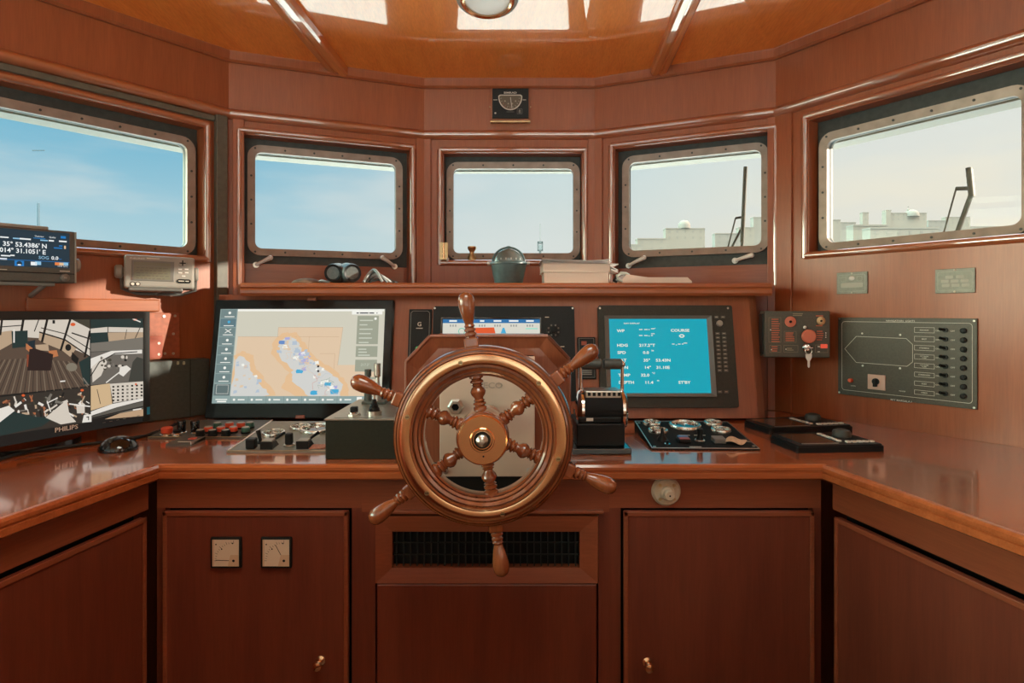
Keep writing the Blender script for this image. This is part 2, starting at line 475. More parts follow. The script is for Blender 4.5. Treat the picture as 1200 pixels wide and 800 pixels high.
wall('wall_right_aft', FSR, LSR, [(1.1, 1.8, .02, 2.0)], 'aft part of the right wall, out of view')
wall('wall_back', FBK, LBK, [(.15, 1.35, .85, 2.12), (1.55, LBK-.15, .03, 2.10)], 'back wall of the wheelhouse, out of view')
mb = MB(); mb.hprism([tuple(p) for p in PLAN], -.03, 0, mat('floor_boards', (.16, .08, .045), .4, noise=.3, scale=12))
tag(mb.build('floor'), 'dark floor of the wheelhouse, out of view', 'floor', kind='structure')

# long half-round rail above the windows and the crown strip under the ceiling
RZ = HC+.646; rr = .0175
tag(sweep([tuple(p) for p in PLAN], [(rr*1.15*sin(PI*k/16), RZ+rr*cos(PI*k/16)) for k in range(17)], RAILW, 'trim_1', smooth=True), 'rounded varnished rail running above all the windows', 'trim', kind='structure')
tag(sweep([tuple(p) for p in PLAN], [(0, HC+.815), (.010, HC+.815), (.016, HC+.821), (.016, HC+.846), (.020, HC+.856), (0, HC+.856)], MAH, 'trim_2'), 'wooden crown strip between wall and ceiling', 'trim', kind='structure')

# ceiling: shallow hipped veneer that rises away from the walls
SL = .235
def inset(plan, d):
    out = []; n = len(plan)
    for i in range(n):
        a, p, b = plan[i-1], plan[i], plan[(i+1) % n]
        t1 = (p-a).normalized(); t2 = (b-p).normalized()
        n1 = Vector((t1.y, -t1.x)); n2 = Vector((t2.y, -t2.x)); q = (n1+n2).normalized(); q = q/max(.3, q.dot(n1))
        out.append(p+q*d)
    return out
SKX = (-.40, .40, .0, .64)      # skylight hatch, added overhead to bring light in
def clip(poly, a, b, c):
    """keep the part of a convex polygon where a*x + b*y >= c"""
    out = []
    for i, p in enumerate(poly):
        q_ = poly[(i+1) % len(poly)]; f, g = a*p[0]+b*p[1]-c, a*q_[0]+b*q_[1]-c
        if f >= 0: out.append(p)
        if f*g < 0: t_ = f/(f-g); out.append((p[0]+(q_[0]-p[0])*t_, p[1]+(q_[1]-p[1])*t_))
    return out
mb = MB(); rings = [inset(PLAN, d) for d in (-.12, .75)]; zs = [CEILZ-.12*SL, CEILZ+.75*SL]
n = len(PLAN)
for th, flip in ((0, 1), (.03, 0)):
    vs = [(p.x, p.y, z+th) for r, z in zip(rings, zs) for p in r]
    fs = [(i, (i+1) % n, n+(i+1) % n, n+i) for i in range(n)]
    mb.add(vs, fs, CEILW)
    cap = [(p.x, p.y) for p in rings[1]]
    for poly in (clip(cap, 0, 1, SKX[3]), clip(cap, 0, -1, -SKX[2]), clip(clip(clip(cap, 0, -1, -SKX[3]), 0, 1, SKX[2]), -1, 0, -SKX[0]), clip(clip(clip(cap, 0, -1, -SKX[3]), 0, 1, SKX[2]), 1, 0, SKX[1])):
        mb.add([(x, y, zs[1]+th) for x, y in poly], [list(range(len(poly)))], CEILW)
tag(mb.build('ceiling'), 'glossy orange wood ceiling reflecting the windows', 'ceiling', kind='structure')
zc6 = CEILZ+.75*SL; w6 = thing('window_6', 'skylight hatch added overhead for light, out of view', 'window', frm((0, .32, zc6)), kind='structure')
mb = MB()
for a_ in ((-.43, -.40, -.35, .35), (.40, .43, -.35, .35), (-.43, .43, -.35, -.32), (-.43, .43, .32, .35)): mb.box(*a_, -.012, .09, CREAM)
part('coaming', mb, w6); mb = MB(); mb.box(-.41, .41, -.33, .33, .09, .096, GLASS); part('glass_pane', mb, w6)
def ceil_pt(M, px, py, drop=0):
    """pixel -> point on the ceiling slope that belongs to wall frame M"""
    R3 = M.to_3x3(); yv = R3.col[1]; nrm = (Vector((0, 0, 1))+yv*SL).normalized()
    p0 = Vector((M.translation.x, M.translation.y, CEILZ-drop)); d = ray(px, py)
    return EYE+d*((p0-EYE).dot(nrm)/d.dot(nrm))
BATW = wood('batten_veneer', (.52, .16, .04), (.70, .23, .06), .3, 1., .03, axis='Y', bump=0); BATW.node_tree.nodes['Principled BSDF'].inputs['Coat IOR'].default_value = 2.6
def batten(M, p1, p2, w, name, label):
    a = ceil_pt(M, *p1); b = ceil_pt(M, *p2); d = (b-a); b = a+d.normalized()*min(.78, d.length*2.0); a = a-d.normalized()*.0
    d = (b-a); x = d.cross(Vector((0, 0, 1))).normalized(); y = d.normalized(); z = x.cross(y)
    mm = Matrix((x, y, z)).transposed().to_4x4(); mm.translation = a
    mb = MB(); L = d.length
    prof = [(-w/2, .004), (-w/2, -.020), (-w/2+.006, -.027), (-.006, -.029), (-.003, -.024), (.003, -.024), (.006, -.029), (w/2-.006, -.027), (w/2, -.020), (w/2, .004)]
    k = len(prof)
    mb.add([(u, yy, v) for yy in (.02, L) for u, v in prof], [(i, (i+1) % k, (i+1) % k+k, i+k) for i in range(k)]+[list(range(k)), list(range(2*k-1, k-1, -1))], BATW)
    o = mb.build(name); o.matrix_world = mm
    tag(o, label, 'ceiling batten', kind='structure')
batten(FB, (403, 87), (332, 0), .062, 'trim_3', 'glossy wooden ceiling batten on the left')
batten(FD, (770, 84), (806, 0), .058, 'trim_4', 'glossy wooden ceiling batten on the right')

# grey painted post and head strip beside the left window
mb = MB(); z0, z1 = DESK-.002, RZ-.015
xa = hit(FA, 250.5, 300)[0]; mb.box(xa, LA-.012, -.020, .002, z0, z1, GREYP, .003)
za = hit(FA, 200, 110)[1]
zt = hit(FA, 150, 107)[1]; zb = hit(FA, 150, 120)[1]
mb.box(0, xa, -.010, .002, WIN[1][4]+.026, RZ-.019, GREYP, .002)
o = mb.build('trim_5'); o.matrix_world = FA
tag(o, 'grey painted post and head strip beside the left window', 'trim', kind='structure')
# wooden corner boards between the windows
k = 6
for M, x0, x1, lab, zlo in ((FB, .012, .047, 'corner board left of the binocular window', DESK), (FB, LB-.030, LB+.004, 'board between the second and the middle window', SHELF_TOP), (FC, -.004, .026, 'board on the left of the middle window', SHELF_TOP),
                       (FC, LC-.026, LC+.004, 'board on the right of the middle window', SHELF_TOP), (FD, -.004, .030, 'board between the middle and the fourth window', SHELF_TOP), (FD, LD-.025, LD, 'corner board right of the fourth window', DESK), (FE, .0, .060, 'corner board left of the right window', DESK)):
    mb = MB(); mb.box(x0, x1, -.008, .0, zlo, RZ-.015, MAH, .002)
    o = mb.build('trim_%d' % k); o.matrix_world = M; k += 1
    tag(o, lab, 'trim', kind='structure')
# ------------------------------------------------------------------ worktop and cabinets
FL = Vector((-.746, 1.294)); FR = Vector((.656, 1.294))
DL = Vector((-.988, -.30)); DR = Vector((.976, -.30))
DT = .016
wl = Vector((L1.x+.004, -.30)); wr = Vector((R1.x-.004, -.30))
deck_poly = [tuple(DL), tuple(FL), tuple(FR), tuple(DR), tuple(wr), (R1.x-.004, R1.y), (J2R.x-.003, J2R.y-.004), (J2L.x+.003, J2L.y-.004), (L1.x+.004, L1.y), tuple(wl)]
mb = MB(); mb.hprism(deck_poly, DESK-.030, DESK, DESKW)
wt = mb.build('worktop')
tag(wt, 'polished mahogany worktop running round the whole console', 'worktop')
# moulded nosing along the front edge
front = [tuple(DR), tuple(FR), tuple(FL), tuple(DL)]      # interior (the room) lies to the right of this direction
pr = [(.0, DESK), (.006, DESK-.001), (.010, DESK-.006), (.010, DESK-.012), (.006, DESK-.014), (.006, DESK-.016), (.009, DESK-.018), (.009, DESK-.029), (.004, DESK-.033), (.0, DESK-.033)]
def inward(plan, prof, m, name, parent):
    return sweep(plan[::-1], prof, m, name, parent)
NOSE = inward(front, pr, DESKW, 'nosing', wt)

YC = 1.318       # carcass face
YD = 1.303       # door face
KZ = .10
def px_x(px, Y): return (px-CX)*Y/FPX
def px_z(py, Y): return HC-(py-CY)*Y/FPX
def door_panel(mb, x0, x1, y, z0, z1, m, t=.014):
    mb.box(x0, x1, y, y+t, z0, z1, m, .004)
def knob(parent, x, y, z):
    mb = MB()
    mb.lathe([(.0001, 0), (.010, 0), (.010, .003), (.0045, .006), (.0045, .014), (.0085, .018), (.0105, .023), (.0085, .028), (.004, .030), (.0001, .0302)], BRASS, (x, y, z), '-y', 20)
    return part('knob', mb, parent, 'small brass knob')
def front_cabinet(name, x0, x1, label, dx0, dx1, kx=None):
    t = thing(name, label, 'cabinet', frm(((x0+x1)/2, YC, 0)), 'cupboards under the worktop')
    c = (x0+x1)/2; ztop = px_z(599, YD)
    mb = MB()
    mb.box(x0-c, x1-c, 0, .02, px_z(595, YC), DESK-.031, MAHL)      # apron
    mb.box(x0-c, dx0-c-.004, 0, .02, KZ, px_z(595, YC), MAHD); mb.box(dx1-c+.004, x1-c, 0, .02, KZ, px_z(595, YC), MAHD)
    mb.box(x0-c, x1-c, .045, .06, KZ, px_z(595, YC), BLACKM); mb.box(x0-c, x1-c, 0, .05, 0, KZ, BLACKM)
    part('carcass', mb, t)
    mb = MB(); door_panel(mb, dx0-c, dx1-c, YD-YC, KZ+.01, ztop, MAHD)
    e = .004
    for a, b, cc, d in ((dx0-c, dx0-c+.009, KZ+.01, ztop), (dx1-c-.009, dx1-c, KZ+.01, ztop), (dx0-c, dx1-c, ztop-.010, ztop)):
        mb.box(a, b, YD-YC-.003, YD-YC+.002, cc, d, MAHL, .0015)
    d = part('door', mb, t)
    if kx: knob(d, kx[0]-c, YD-YC, kx[1])
    return t, d, c
XA = px_x(184, YC); XB = px_x(424, YC); XC_ = px_x(714, YC); XD = px_x(962, YC)
tl, dl, cl_ = front_cabinet('front_cabinet', XA, XB, 'mahogany cupboard with two square dial meters in its door', px_x(191, YD), px_x(408, YD), (px_x(376, YD), px_z(773, YD)))
tr, dr, cr_ = front_cabinet('front_cabinet', XC_, XD, 'mahogany cupboard under the cream round fitting, brass knob low on its left', px_x(731, YD), px_x(954, YD), (px_x(758, YD), px_z(775, YD)))
# middle unit with the ventilation grille
c = (XB+XC_)/2
tm = thing('vent_cabinet', 'middle mahogany unit with a black ventilation grille behind the wheel', 'cabinet', frm((c, YC, 0)), 'cupboards under the worktop')
mb = MB(); zt = px_z(603, YC); zb = px_z(681, YC)
ax0, ax1 = px_x(441, YC)-c, px_x(700, YC)-c
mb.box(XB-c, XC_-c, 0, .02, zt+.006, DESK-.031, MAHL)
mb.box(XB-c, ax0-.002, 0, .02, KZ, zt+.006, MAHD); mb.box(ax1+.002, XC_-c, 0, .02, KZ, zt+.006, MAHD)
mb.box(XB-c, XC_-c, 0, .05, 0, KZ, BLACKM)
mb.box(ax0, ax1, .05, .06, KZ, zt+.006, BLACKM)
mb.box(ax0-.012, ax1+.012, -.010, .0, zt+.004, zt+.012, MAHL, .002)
part('carcass', mb, tm)
mb = MB(); gx0, gx1 = px_x(460, YC)-c, px_x(679, YC)-c; gz1, gz0 = px_z(622, YC), px_z(664, YC)
o4 = [(ax0, zb), (ax1, zb), (ax1, zt), (ax0, zt)]; i4 = [(gx0, gz0), (gx1, gz0), (gx1, gz1), (gx0, gz1)]
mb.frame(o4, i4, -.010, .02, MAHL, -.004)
fr = part('vent_frame', mb, tm)
mb = MB(); mb.rect(gx0, gx1, gz0, gz1, .018, BLACKM)
for k in range(27):
    x = gx0+(gx1-gx0)*(k+.5)/27; mb.box(x-.0012, x+.0012, .004, .014, gz0, gz1, mat('grille_wire', (.010, .013, .012), .5))
for k in (1, 2):
    z = gz0+(gz1-gz0)*k/3; mb.box(gx0, gx1, .002, .006, z-.001, z+.001, MATS['grille_wire'])
part('grille', mb, fr)
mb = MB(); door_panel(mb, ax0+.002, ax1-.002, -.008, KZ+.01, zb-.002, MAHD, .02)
part('access_panel', mb, tm)

def side_cabinet(P0, P1, name, label, gap0):
    """unit under a side wing: P0 the front corner, P1 towards the camera; local x runs left to right as seen"""
    mir = P0.x > 0
    a, b = (P0, P1) if mir else (P1, P0)
    off = .022
    d = (b-a).normalized(); q = Vector((-d.y, d.x)) ; a = a+q*off; b = b+q*off; L = (b-a).length
    M = frm((a.x, a.y, 0), (d.x, d.y, 0))
    t = thing(name, label, 'cabinet', M, 'cupboards under the worktop')
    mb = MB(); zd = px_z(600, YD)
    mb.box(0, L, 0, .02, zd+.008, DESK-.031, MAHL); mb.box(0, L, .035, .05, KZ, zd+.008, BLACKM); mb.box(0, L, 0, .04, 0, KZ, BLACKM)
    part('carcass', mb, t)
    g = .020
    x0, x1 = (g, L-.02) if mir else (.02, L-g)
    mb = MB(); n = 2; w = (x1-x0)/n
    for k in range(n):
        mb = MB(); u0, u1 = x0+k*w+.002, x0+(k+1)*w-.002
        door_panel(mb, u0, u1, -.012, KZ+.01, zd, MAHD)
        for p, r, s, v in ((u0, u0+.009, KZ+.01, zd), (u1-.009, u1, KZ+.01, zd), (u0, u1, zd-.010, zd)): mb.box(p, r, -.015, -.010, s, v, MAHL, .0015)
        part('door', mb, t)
    return t
side_cabinet(FL, DL, 'side_cabinet', 'dark mahogany cupboards under the left wing of the worktop', 1)
side_cabinet(FR, DR, 'side_cabinet', 'dark mahogany cupboards under the right wing of the worktop', 1)

# ------------------------------------------------------------------ reclined instrument panel under the shelf
PO = Vector((0, 1.80, DESK)); PT = .2
MP = frm(PO, (1, 0, 0), (0, PT, 1))
pw0, pw1 = -.893, .742
ph = (SHELF_BOT-DESK)*math.sqrt(1+PT*PT)
mb = MB(); mb.box(pw0, pw1, 0, .03, .0075, ph+.004, MAH)
# cheeks closing the sides down to the worktop
for x in (pw0, pw1-.02):
    mb.add([(x+dx, y, z) for dx in (0, .02) for y, z in ((0, .0015), (.13, .0275), (.09, ph-.004), (.0, ph))], [(0, 1, 2, 3), (7, 6, 5, 4), (0, 4, 5, 1), (1, 5, 6, 2), (2, 6, 7, 3), (3, 7, 4, 0)], MAH)
o = mb.build('instrument_panel'); o.matrix_world = MP
tag(o, 'reclined mahogany panel that carries the three displays under the shelf', 'panel')

# shelf
mb = MB(); xs0, xs1 = px_x(283, SHELF_Y), px_x(903, SHELF_Y)
e = .011
sp = [(xs0, SHELF_Y), (xs1, SHELF_Y), (J2R.x-.05, J2R.y-.035), (J2R.x-.075, J2R.y+.012), (J1R.x, 2.25-e), (J1L.x, 2.25-e), (J2L.x+.075, J2L.y+.012), (J2L.x+.045, J2L.y-.035)]
mb.hprism(sp, SHELF_BOT+.006, SHELF_TOP, MAHX)
sh = mb.build('shelf'); tag(sh, 'long mahogany shelf under the front windows', 'shelf')
mb = MB(); h = SHELF_TOP-SHELF_BOT
prof = [(0, SHELF_TOP), (.004, SHELF_TOP), (.010, SHELF_TOP-.005), (.011, SHELF_TOP-.012), (.008, SHELF_TOP-.016), (.010, SHELF_TOP-.022), (.010, SHELF_BOT+.008), (.005, SHELF_BOT), (0, SHELF_BOT)]
vs = [(x, SHELF_Y-d, z) for x in (xs0, xs1) for d, z in prof]; k = len(prof)
mb.add(vs, [(i, i+1, k+i+1, k+i) for i in range(k-1)]+[list(range(k))[::-1], list(range(k, 2*k))], MAHX)
part('edge_moulding', mb, sh)

# ------------------------------------------------------------------ steering pedestal with the metal plate
YP = 1.298
cpx = px_x(571.5, YP)
MPD = frm((cpx, YP, DESK))
t = thing('steering_pedestal', 'wooden box with clipped corners behind the wheel, metal plate on its front', 'pedestal', MPD)
def pd(px, py): return (px_x(px, YP)-cpx, px_z(py, YP)-DESK)
outl = [pd(476, 542.5), pd(667, 542.5), pd(667, 421), pd(642, 394), pd(504, 394), pd(476, 424)]
outl[0] = (outl[0][0], .0005); outl[1] = (outl[1][0], .0005)
inn = [(x*.86, .03+(z-.03)*.86+.008) for x, z in outl]; inn[0] = (inn[0][0], .0005); inn[1] = (inn[1][0], .0005)
mb = MB(); mb.frame(outl, inn, 0, .02, PEDW, .007); mb.prism(inn, .007, .02, PEDW); mb.prism([(x*.995, z*.997+.0005) for x, z in outl], .02, .19, PEDW)
part('housing', mb, t)
mb = MB()
for k in range(2, 5):
    a, b = outl[k], outl[(k+1) % 6]; mb.tube([(a[0], .003, a[1]), (b[0], .003, b[1])], .0045, PEDW, 8)
mb.tube([(outl[1][0], .003, 0), (outl[2][0], .003, outl[2][1])], .004, PEDW, 8); mb.tube([(outl[2][0], .003, outl[2][1]), (outl[3][0], .003, outl[3][1])], .0045, PEDW, 8)
mb.tube([(outl[0][0], .003, 0), (outl[5][0], .003, outl[5][1])], .004, PEDW, 8)
part('edge_moulding', mb, t)
mb = MB(); y0 = -.036
PLM = mat('steering_plate_metal', (.74, .58, .46), .36, .2, noise=.10, scale=9)
a = pd(517.5, 553); b = pd(626, 416)
mb.box(a[0], b[0], y0, y0+.006, a[1], b[1], PLM, .0015)
z = pd(575, 452)
mb.text('TECO', z[0], z[1], .012, y0-.0006, mat('plate_engraving', (.50, .40, .32), .4, .5), 'CENTER', 1.2, .03, .0004)
p = part('pump_plate', mb, t, 'brushed beige metal plate')
mb = MB(); q = pd(536, 473); q = (q[0], q[1])
mb.lathe([(.017, 0), (.017, .004), (.013, .007), (.013, .013), (.008, .013), (.008, .004)], STEEL, (q[0], y0, q[1]), '-y', 6, smooth=False)
mb.cyl(.0075, .002, BLACKM, (q[0], y0-.005, q[1]), '-y', 16)
part('plug', mb, p)
for px, py in ((620, 546), (524, 546), (620, 424)):
    mb = MB(); q = pd(px, py); mb.cyl(.0065, .004, STEEL, (q[0], y0, q[1]), '-y', 14, .001); mb.cyl(.003, .0006, BLACKM, (q[0], y0-.004, q[1]), '-y', 6)
    part('bolt', mb, p)
mb = MB(); a = pd(519, 583); b = pd(625, 416); mb.box(a[0], b[0], -.016, -.0005, .002, b[1], BLACKM); mb.box(a[0], b[0], -.030, -.016, a[1], b[1], BLACKM)
part('pump_body', mb, t, 'black pump body below the plate')

# ------------------------------------------------------------------ ship's wheel
YW = 1.10; S = YW/FPX
wo = Vector(((566.8-CX)*S, YW, HC-(508.5-CY)*S))
t = thing('ships_wheel', "varnished wooden ship's wheel with brass ring, in front of the console", 'steering wheel', frm(wo))
u = lambda px: px*S
mb = MB()
D0 = -.030; D1 = .030
mb.ring([(u(69), -.004), (u(69.3), -.012), (u(70.6), -.014), (u(70.8), -.011), (u(71.6), -.011), (u(72), -.018), (u(74.2), -.020), (u(74.5), -.016), (u(75.4), -.016), (u(75.8), -.023), (u(79.2), -.025), (u(79.5), -.020), (u(80.6), -.020), (u(81), -.029), (u(83), D0+.001), (u(95.5), D0+.001), (u(96), -.031), (u(98), -.030), (u(98.3), -.024), (u(99.2), -.024), (u(99.6), -.029), (u(101.6), -.026), (u(102), -.020), (u(102.8), -.020), (u(103.2), -.022), (u(104.6), -.014), (u(105), 0),
         (u(104.5), .017), (u(102.5), .025), (u(97), .030), (u(83), .030), (u(76), .022), (u(71), .020), (u(69), .012)], WHEELW, axis='y', seg=96)
part('rim', mb, t)
mb = MB(); mb.ring([(u(83), D0-.0005), (u(83.8), D0-.0034), (u(86), D0-.0042), (u(89.2), D0-.0046), (u(92.4), D0-.0042), (u(94.7), D0-.0034), (u(95.5), D0-.0005), (u(95), D0+.002), (u(83.5), D0+.002)], BRASS, axis='y', seg=96)
r = part('brass_ring', mb, t, 'polished brass ring let into the rim')
ANG = [97.5-60*k for k in range(6)]
for a in ANG:
    mb = MB(); A = math.radians(a+9 if a > 90 else a+7); R = u(89)
    mb.cyl(.0042, .0012, BRASSD, (R*cos(A), D0-.0048, R*sin(A)), '-y', 12); mb.box(R*cos(A)-.003, R*cos(A)+.003, D0-.0064, D0-.0058, R*sin(A)-.0006, R*sin(A)+.0006, BLACKM)
    part('screw', mb, r)
mb = MB(); mb.lathe([(u(22), .030), (u(29), .026), (u(30), .010), (u(30), -.040), (u(28.5), -.046), (.0001, -.046)], WHEELW, axis='y', seg=48)
hub = part('hub', mb, t)
mb = MB(); mb.lathe([(u(28), -.044), (u(28), -.050), (u(26.5), -.053), (u(14), -.053), (u(13), -.056), (u(11.5), -.056), (u(10.5), -.050), (.0001, -.050)], BRASS, axis='y', seg=48)
hc = part('hub_cap', mb, hub, 'polished brass hub plate')
mb = MB(); mb.cyl(u(9.5), .002, BLACKG, (0, -.0502, 0), '-y', 24); mb.lathe([(u(6.5), 0), (u(6.5), .008), (u(5), .010), (u(5), .014), (u(3), .017), (.0001, .0175)], STEEL, (0, -.0515, 0), '-y', 24)
mb.cyl(.0016, .001, BLACKM, (0.002, -.053, -u(18)), '-y', 10)
part('nut', mb, hub)
mb = MB(); mb.cyl(.016, .115, STEEL, (0, .028, 0), 'y', 24); mb.cyl(.03, .018, STEEL, (0, .1435, 0), 'y', 24, .003)
part('shaft', mb, t)
for a in ANG:
    A = math.radians(a); dv = Vector((cos(A), 0, sin(A)))
    sd_ = Vector((-sin(A), 0, cos(A)))
    mb = MB()   # turned spoke between hub and rim
    q0, q1 = u(27), u(72)
    prof = [(.0100, 0), (.0100, .12), (.0070, .16), (.0098, .19), (.0098, .23), (.0066, .26), (.0090, .29), (.0066, .32), (.0068, .36), (.0105, .44), (.0118, .52), (.0100, .60), (.0066, .66), (.0095, .69), (.0066, .72), (.0100, .76), (.0100, .80), (.0070, .84), (.0105, .88), (.0105, 1.)]
    mb.lathe([(r_*1.2, q0+(q1-q0)*h_) for r_, h_ in prof], WHEELW, d=dv, seg=20)
    part('spoke', mb, t)
    mb = MB()   # handle outside the rim
    h0, h1 = u(102), u(168)
    M4 = Matrix((sd_, Vector((0, 1, 0)), dv)).transposed().to_4x4(); mb.M = M4
    mb.box(-.0125, .0125, -.0125, .0125, u(100), h0+.0185, WHEELW, .003); mb.M = None
    prof = [(.0115, .17), (.0080, .20), (.0110, .23), (.0110, .26), (.0078, .285), (.0105, .31), (.0105, .335), (.0075, .36), (.0098, .385), (.0078, .42), (.0085, .46), (.0110, .54), (.0133, .64), (.0150, .75), (.0152, .83), (.0140, .90), (.0108, .955), (.0060, .99), (.0001, 1.)]
    mb.lathe([(r_, h0+(h1-h0)*h_) for r_, h_ in prof], WHEELW, d=dv, seg=24)
    part('handle', mb, t)
# ================================================================== displays on the reclined panel
SW = screen_mat
def pm(px, py, y=0.): return on(MP, px, py, y)
def local(M): return M.inverted()
def sub(M, x, z, y=0.):
    """frame at local (x, y, z) of M with M's axes"""
    return M @ Matrix.Translation((x, y, z))
class Map:
    """photo pixels -> local coordinates of the thing frame T, on its plane y"""
    def __init__(s, T, y): s.T, s.y = T, y
    def __call__(s, px, py): return on(s.T, px, py, s.y)
    def poly(s, *pp): return [s(*p) for p in pp]

# ---- chart plotter
x0, z1 = pm(255, 351, -.02); x1, _ = pm(462, 351, -.02); _, z0 = pm(350, 490.5, -.02)
x0b, _ = pm(237, 490, -.02); x1b, _ = pm(456, 490, -.02)
X0, X1 = (x0+x0b)/2, (x1+x1b)/2
T = sub(MP, (X0+X1)/2, max(z0, .004))
t = thing('chart_plotter', 'large black touch display showing a pale orange sea chart', 'display', T)
w = (X1-X0)/2; h = z1-max(z0, .004)
mb = MB(); mb.box(-w, w, -.020, -.0005, .0, h, BLACK, .004); part('housing', mb, t)
m = Map(T, -.0212)
mb = MB(); mb.prism(rrect(-w+.004, w-.004, .004, h-.004, .004, 3), -.0212, -.0195, mat('black_display_glass', (.006, .009, .010), .08, spec=.25)); part('front_glass', mb, t)
mb = MB()
Y = -.0216
def lay(k): return Y-.00012*k
C_ = lambda n, r, g, b, es=1.: SW('pixel_'+n, srgb(r, g, b), es)
sx0 = (m(261, 362)[0]+m(246, 472)[0])/2; sx1 = (m(452, 362)[0]+m(446, 472)[0])/2
sz1 = m(350, 362)[1]; sz0 = m(350, 472.5)[1]; sw_, sh_ = sx1-sx0, sz1-sz0
def q(u, v): return (sx0+sw_*u, sz0+sh_*v)       # 0..1 screen coordinates
def R(u0, u1, v0, v1, k, mm): a = q(u0, v0); b = q(u1, v1); mb.rect(a[0], b[0], a[1], b[1], lay(k), mm)
def Pq(pts, k, mm): mb.flat([q(*p) for p in pts], lay(k), mm)
R(0, 1, 0, 1, 0, C_('chart_base', 206, 203, 186))
SEA = C_('chart_sea', 222, 196, 166); SEA2 = C_('chart_sea_deep', 214, 188, 156); LND = C_('chart_land', 208, 208, 204)
BLUT = C_('chart_blue', 178, 192, 206); TEAL = C_('menu_teal', 140, 160, 158); TEALD = C_('menu_dark', 112, 132, 132); WHT = C_('white', 240, 240, 232); GRY = C_('info_grey', 156, 160, 142); ORG = C_('chart_orange', 226, 188, 146); CYA = C_('cyan', 70, 168, 210)
Pq([(.10, .06), (.86, .06), (.86, .40), (.73, .40), (.75, .80), (.36, .80), (.36, .70), (.12, .70)], 1, SEA)
Pq([(.86, .06), (.98, .06), (.98, .40), (.86, .40)], 1, SEA)
rnd = random.Random(3)
def blob(pts, k, mm, amp=.012, n=5):
    out = []
    for i, a in enumerate(pts):
        b = pts[(i+1) % len(pts)]
        for j in range(n):
            f = j/n; out.append((a[0]*(1-f)+b[0]*f+rnd.uniform(-amp, amp), a[1]*(1-f)+b[1]*f+rnd.uniform(-amp, amp)))
    Pq(out, k, mm)
# orange shelf waters, pale land of the long peninsula and the island chain on the left
blob([(.33, .52), (.34, .68), (.40, .75), (.47, .74), (.52, .64), (.60, .46), (.72, .34), (.80, .20), (.80, .07), (.50, .07), (.40, .16), (.44, .32)], 2, ORG, .008)
blob([(.37, .52), (.38, .66), (.43, .71), (.47, .68), (.50, .58), (.57, .45), (.68, .33), (.76, .20), (.76, .07), (.58, .07), (.47, .22), (.46, .34)], 3, LND, .012)
blob([(.11, .07), (.11, .50), (.16, .55), (.22, .50), (.24, .38), (.30, .25), (.38, .08)], 2, ORG, .008)
blob([(.11, .07), (.11, .46), (.15, .50), (.19, .45), (.21, .34), (.27, .22), (.34, .08)], 3, LND, .012)
for _ in range(46):
    f = rnd.random(); u0 = .41+.3*f+rnd.uniform(-.04, .05); v0 = .66-.55*f+rnd.uniform(-.05, .06); s_ = rnd.uniform(.005, .016)
    blob([(u0-s_, v0-s_*1.6), (u0+s_, v0-s_*1.2), (u0+s_*.8, v0+s_*1.6), (u0-s_, v0+s_)], 4, rnd.choice([BLUT, SEA, WHT, C_('chart_lilac', 170, 170, 215), BLUT]), .004, 2)
for _ in range(22):
    u0 = rnd.uniform(.12, .27); v0 = rnd.uniform(.09, .47)
    if v0 > .52-(u0-.11)*1.6: continue
    s_ = rnd.uniform(.005, .013); blob([(u0-s_, v0-s_*1.6), (u0+s_, v0-s_*1.2), (u0+s_*.8, v0+s_*1.6), (u0-s_, v0+s_)], 4, rnd.choice([BLUT, SEA, WHT, BLUT]), .004, 2)
for u0, v0, s_, mm in ((.385, .64, .018, C_('chart_deepblue', 104, 140, 196)), (.42, .68, .014, C_('chart_lilac', 170, 170, 215)), (.375, .54, .014, BLUT), (.505, .33, .020, CYA), (.27, .235, .016, BLUT), (.68, .20, .018, CYA), (.72, .12, .024, CYA), (.60, .11, .02, CYA)):
    blob([(u0-s_, v0-s_), (u0+s_, v0-s_), (u0+s_, v0+s_), (u0-s_, v0+s_)], 5, mm, .004, 2)
for _ in range(16):   # fine tracks over the chart
    f = rnd.random(); u0 = .40+.32*f; v0 = .62-.52*f; pts = [q(u0, v0)]
    for _j in range(4): u0 += rnd.uniform(-.03, .04); v0 += rnd.uniform(-.07, .05); pts.append(q(u0, max(.08, v0)))
    mb.line(pts, .0007, lay(6), rnd.choice([C_('track_red', 206, 116, 96), C_('track_green', 130, 160, 140), BLUT, ORG]))
for pts in ([(.36, .80), (.36, .70), (.12, .70)], [(.55, .70), (.55, .54)], [(.73, .40), (.75, .80), (.36, .80)], [(.12, .70), (.73, .70)], [(.62, .52), (.71, .52), (.71, .36)]): mb.line([q(*p) for p in pts], .0007, lay(2), C_('chart_line', 190, 150, 112))
for u0, v0 in ((.615, .385), (.617, .335)): R(u0-.006, u0+.006, v0-.01, v0+.01, 6, C_('ink', 30, 30, 36))
# left menu column, bottom bar, right information column
R(0, .105, 0, 1, 5, TEAL); R(0, 1, 0, .075, 5, TEAL)
R(.105, .995, .975, .998, 5, WHT)
for k in range(8):
    v = 1-(k+1)*.098; R(.006, .100, v, v+.090, 6, TEALD if k != 1 else C_('menu_active', 92, 120, 128))
    mb.disc(*q(.058, v+.055), .0042, lay(7), CYA if k == 1 else WHT, 12) if k != 2 else (mb.line([q(.04, v+.035), q(.075, v+.075)], .002, lay(7), WHT), mb.line([q(.04, v+.075), q(.075, v+.035)], .002, lay(7), WHT))
    R(.028, .088, v+.010, v+.018, 7, WHT)
R(.006, .100, .08, .20, 6, C_('menu_box', 96, 112, 112)); mb.line([q(.02, .10), q(.09, .10), q(.09, .19), q(.02, .19)], .0008, lay(7), WHT, True)
R(.02, .09, .035, .045, 7, WHT); R(.03, .085, .012, .026, 7, WHT)
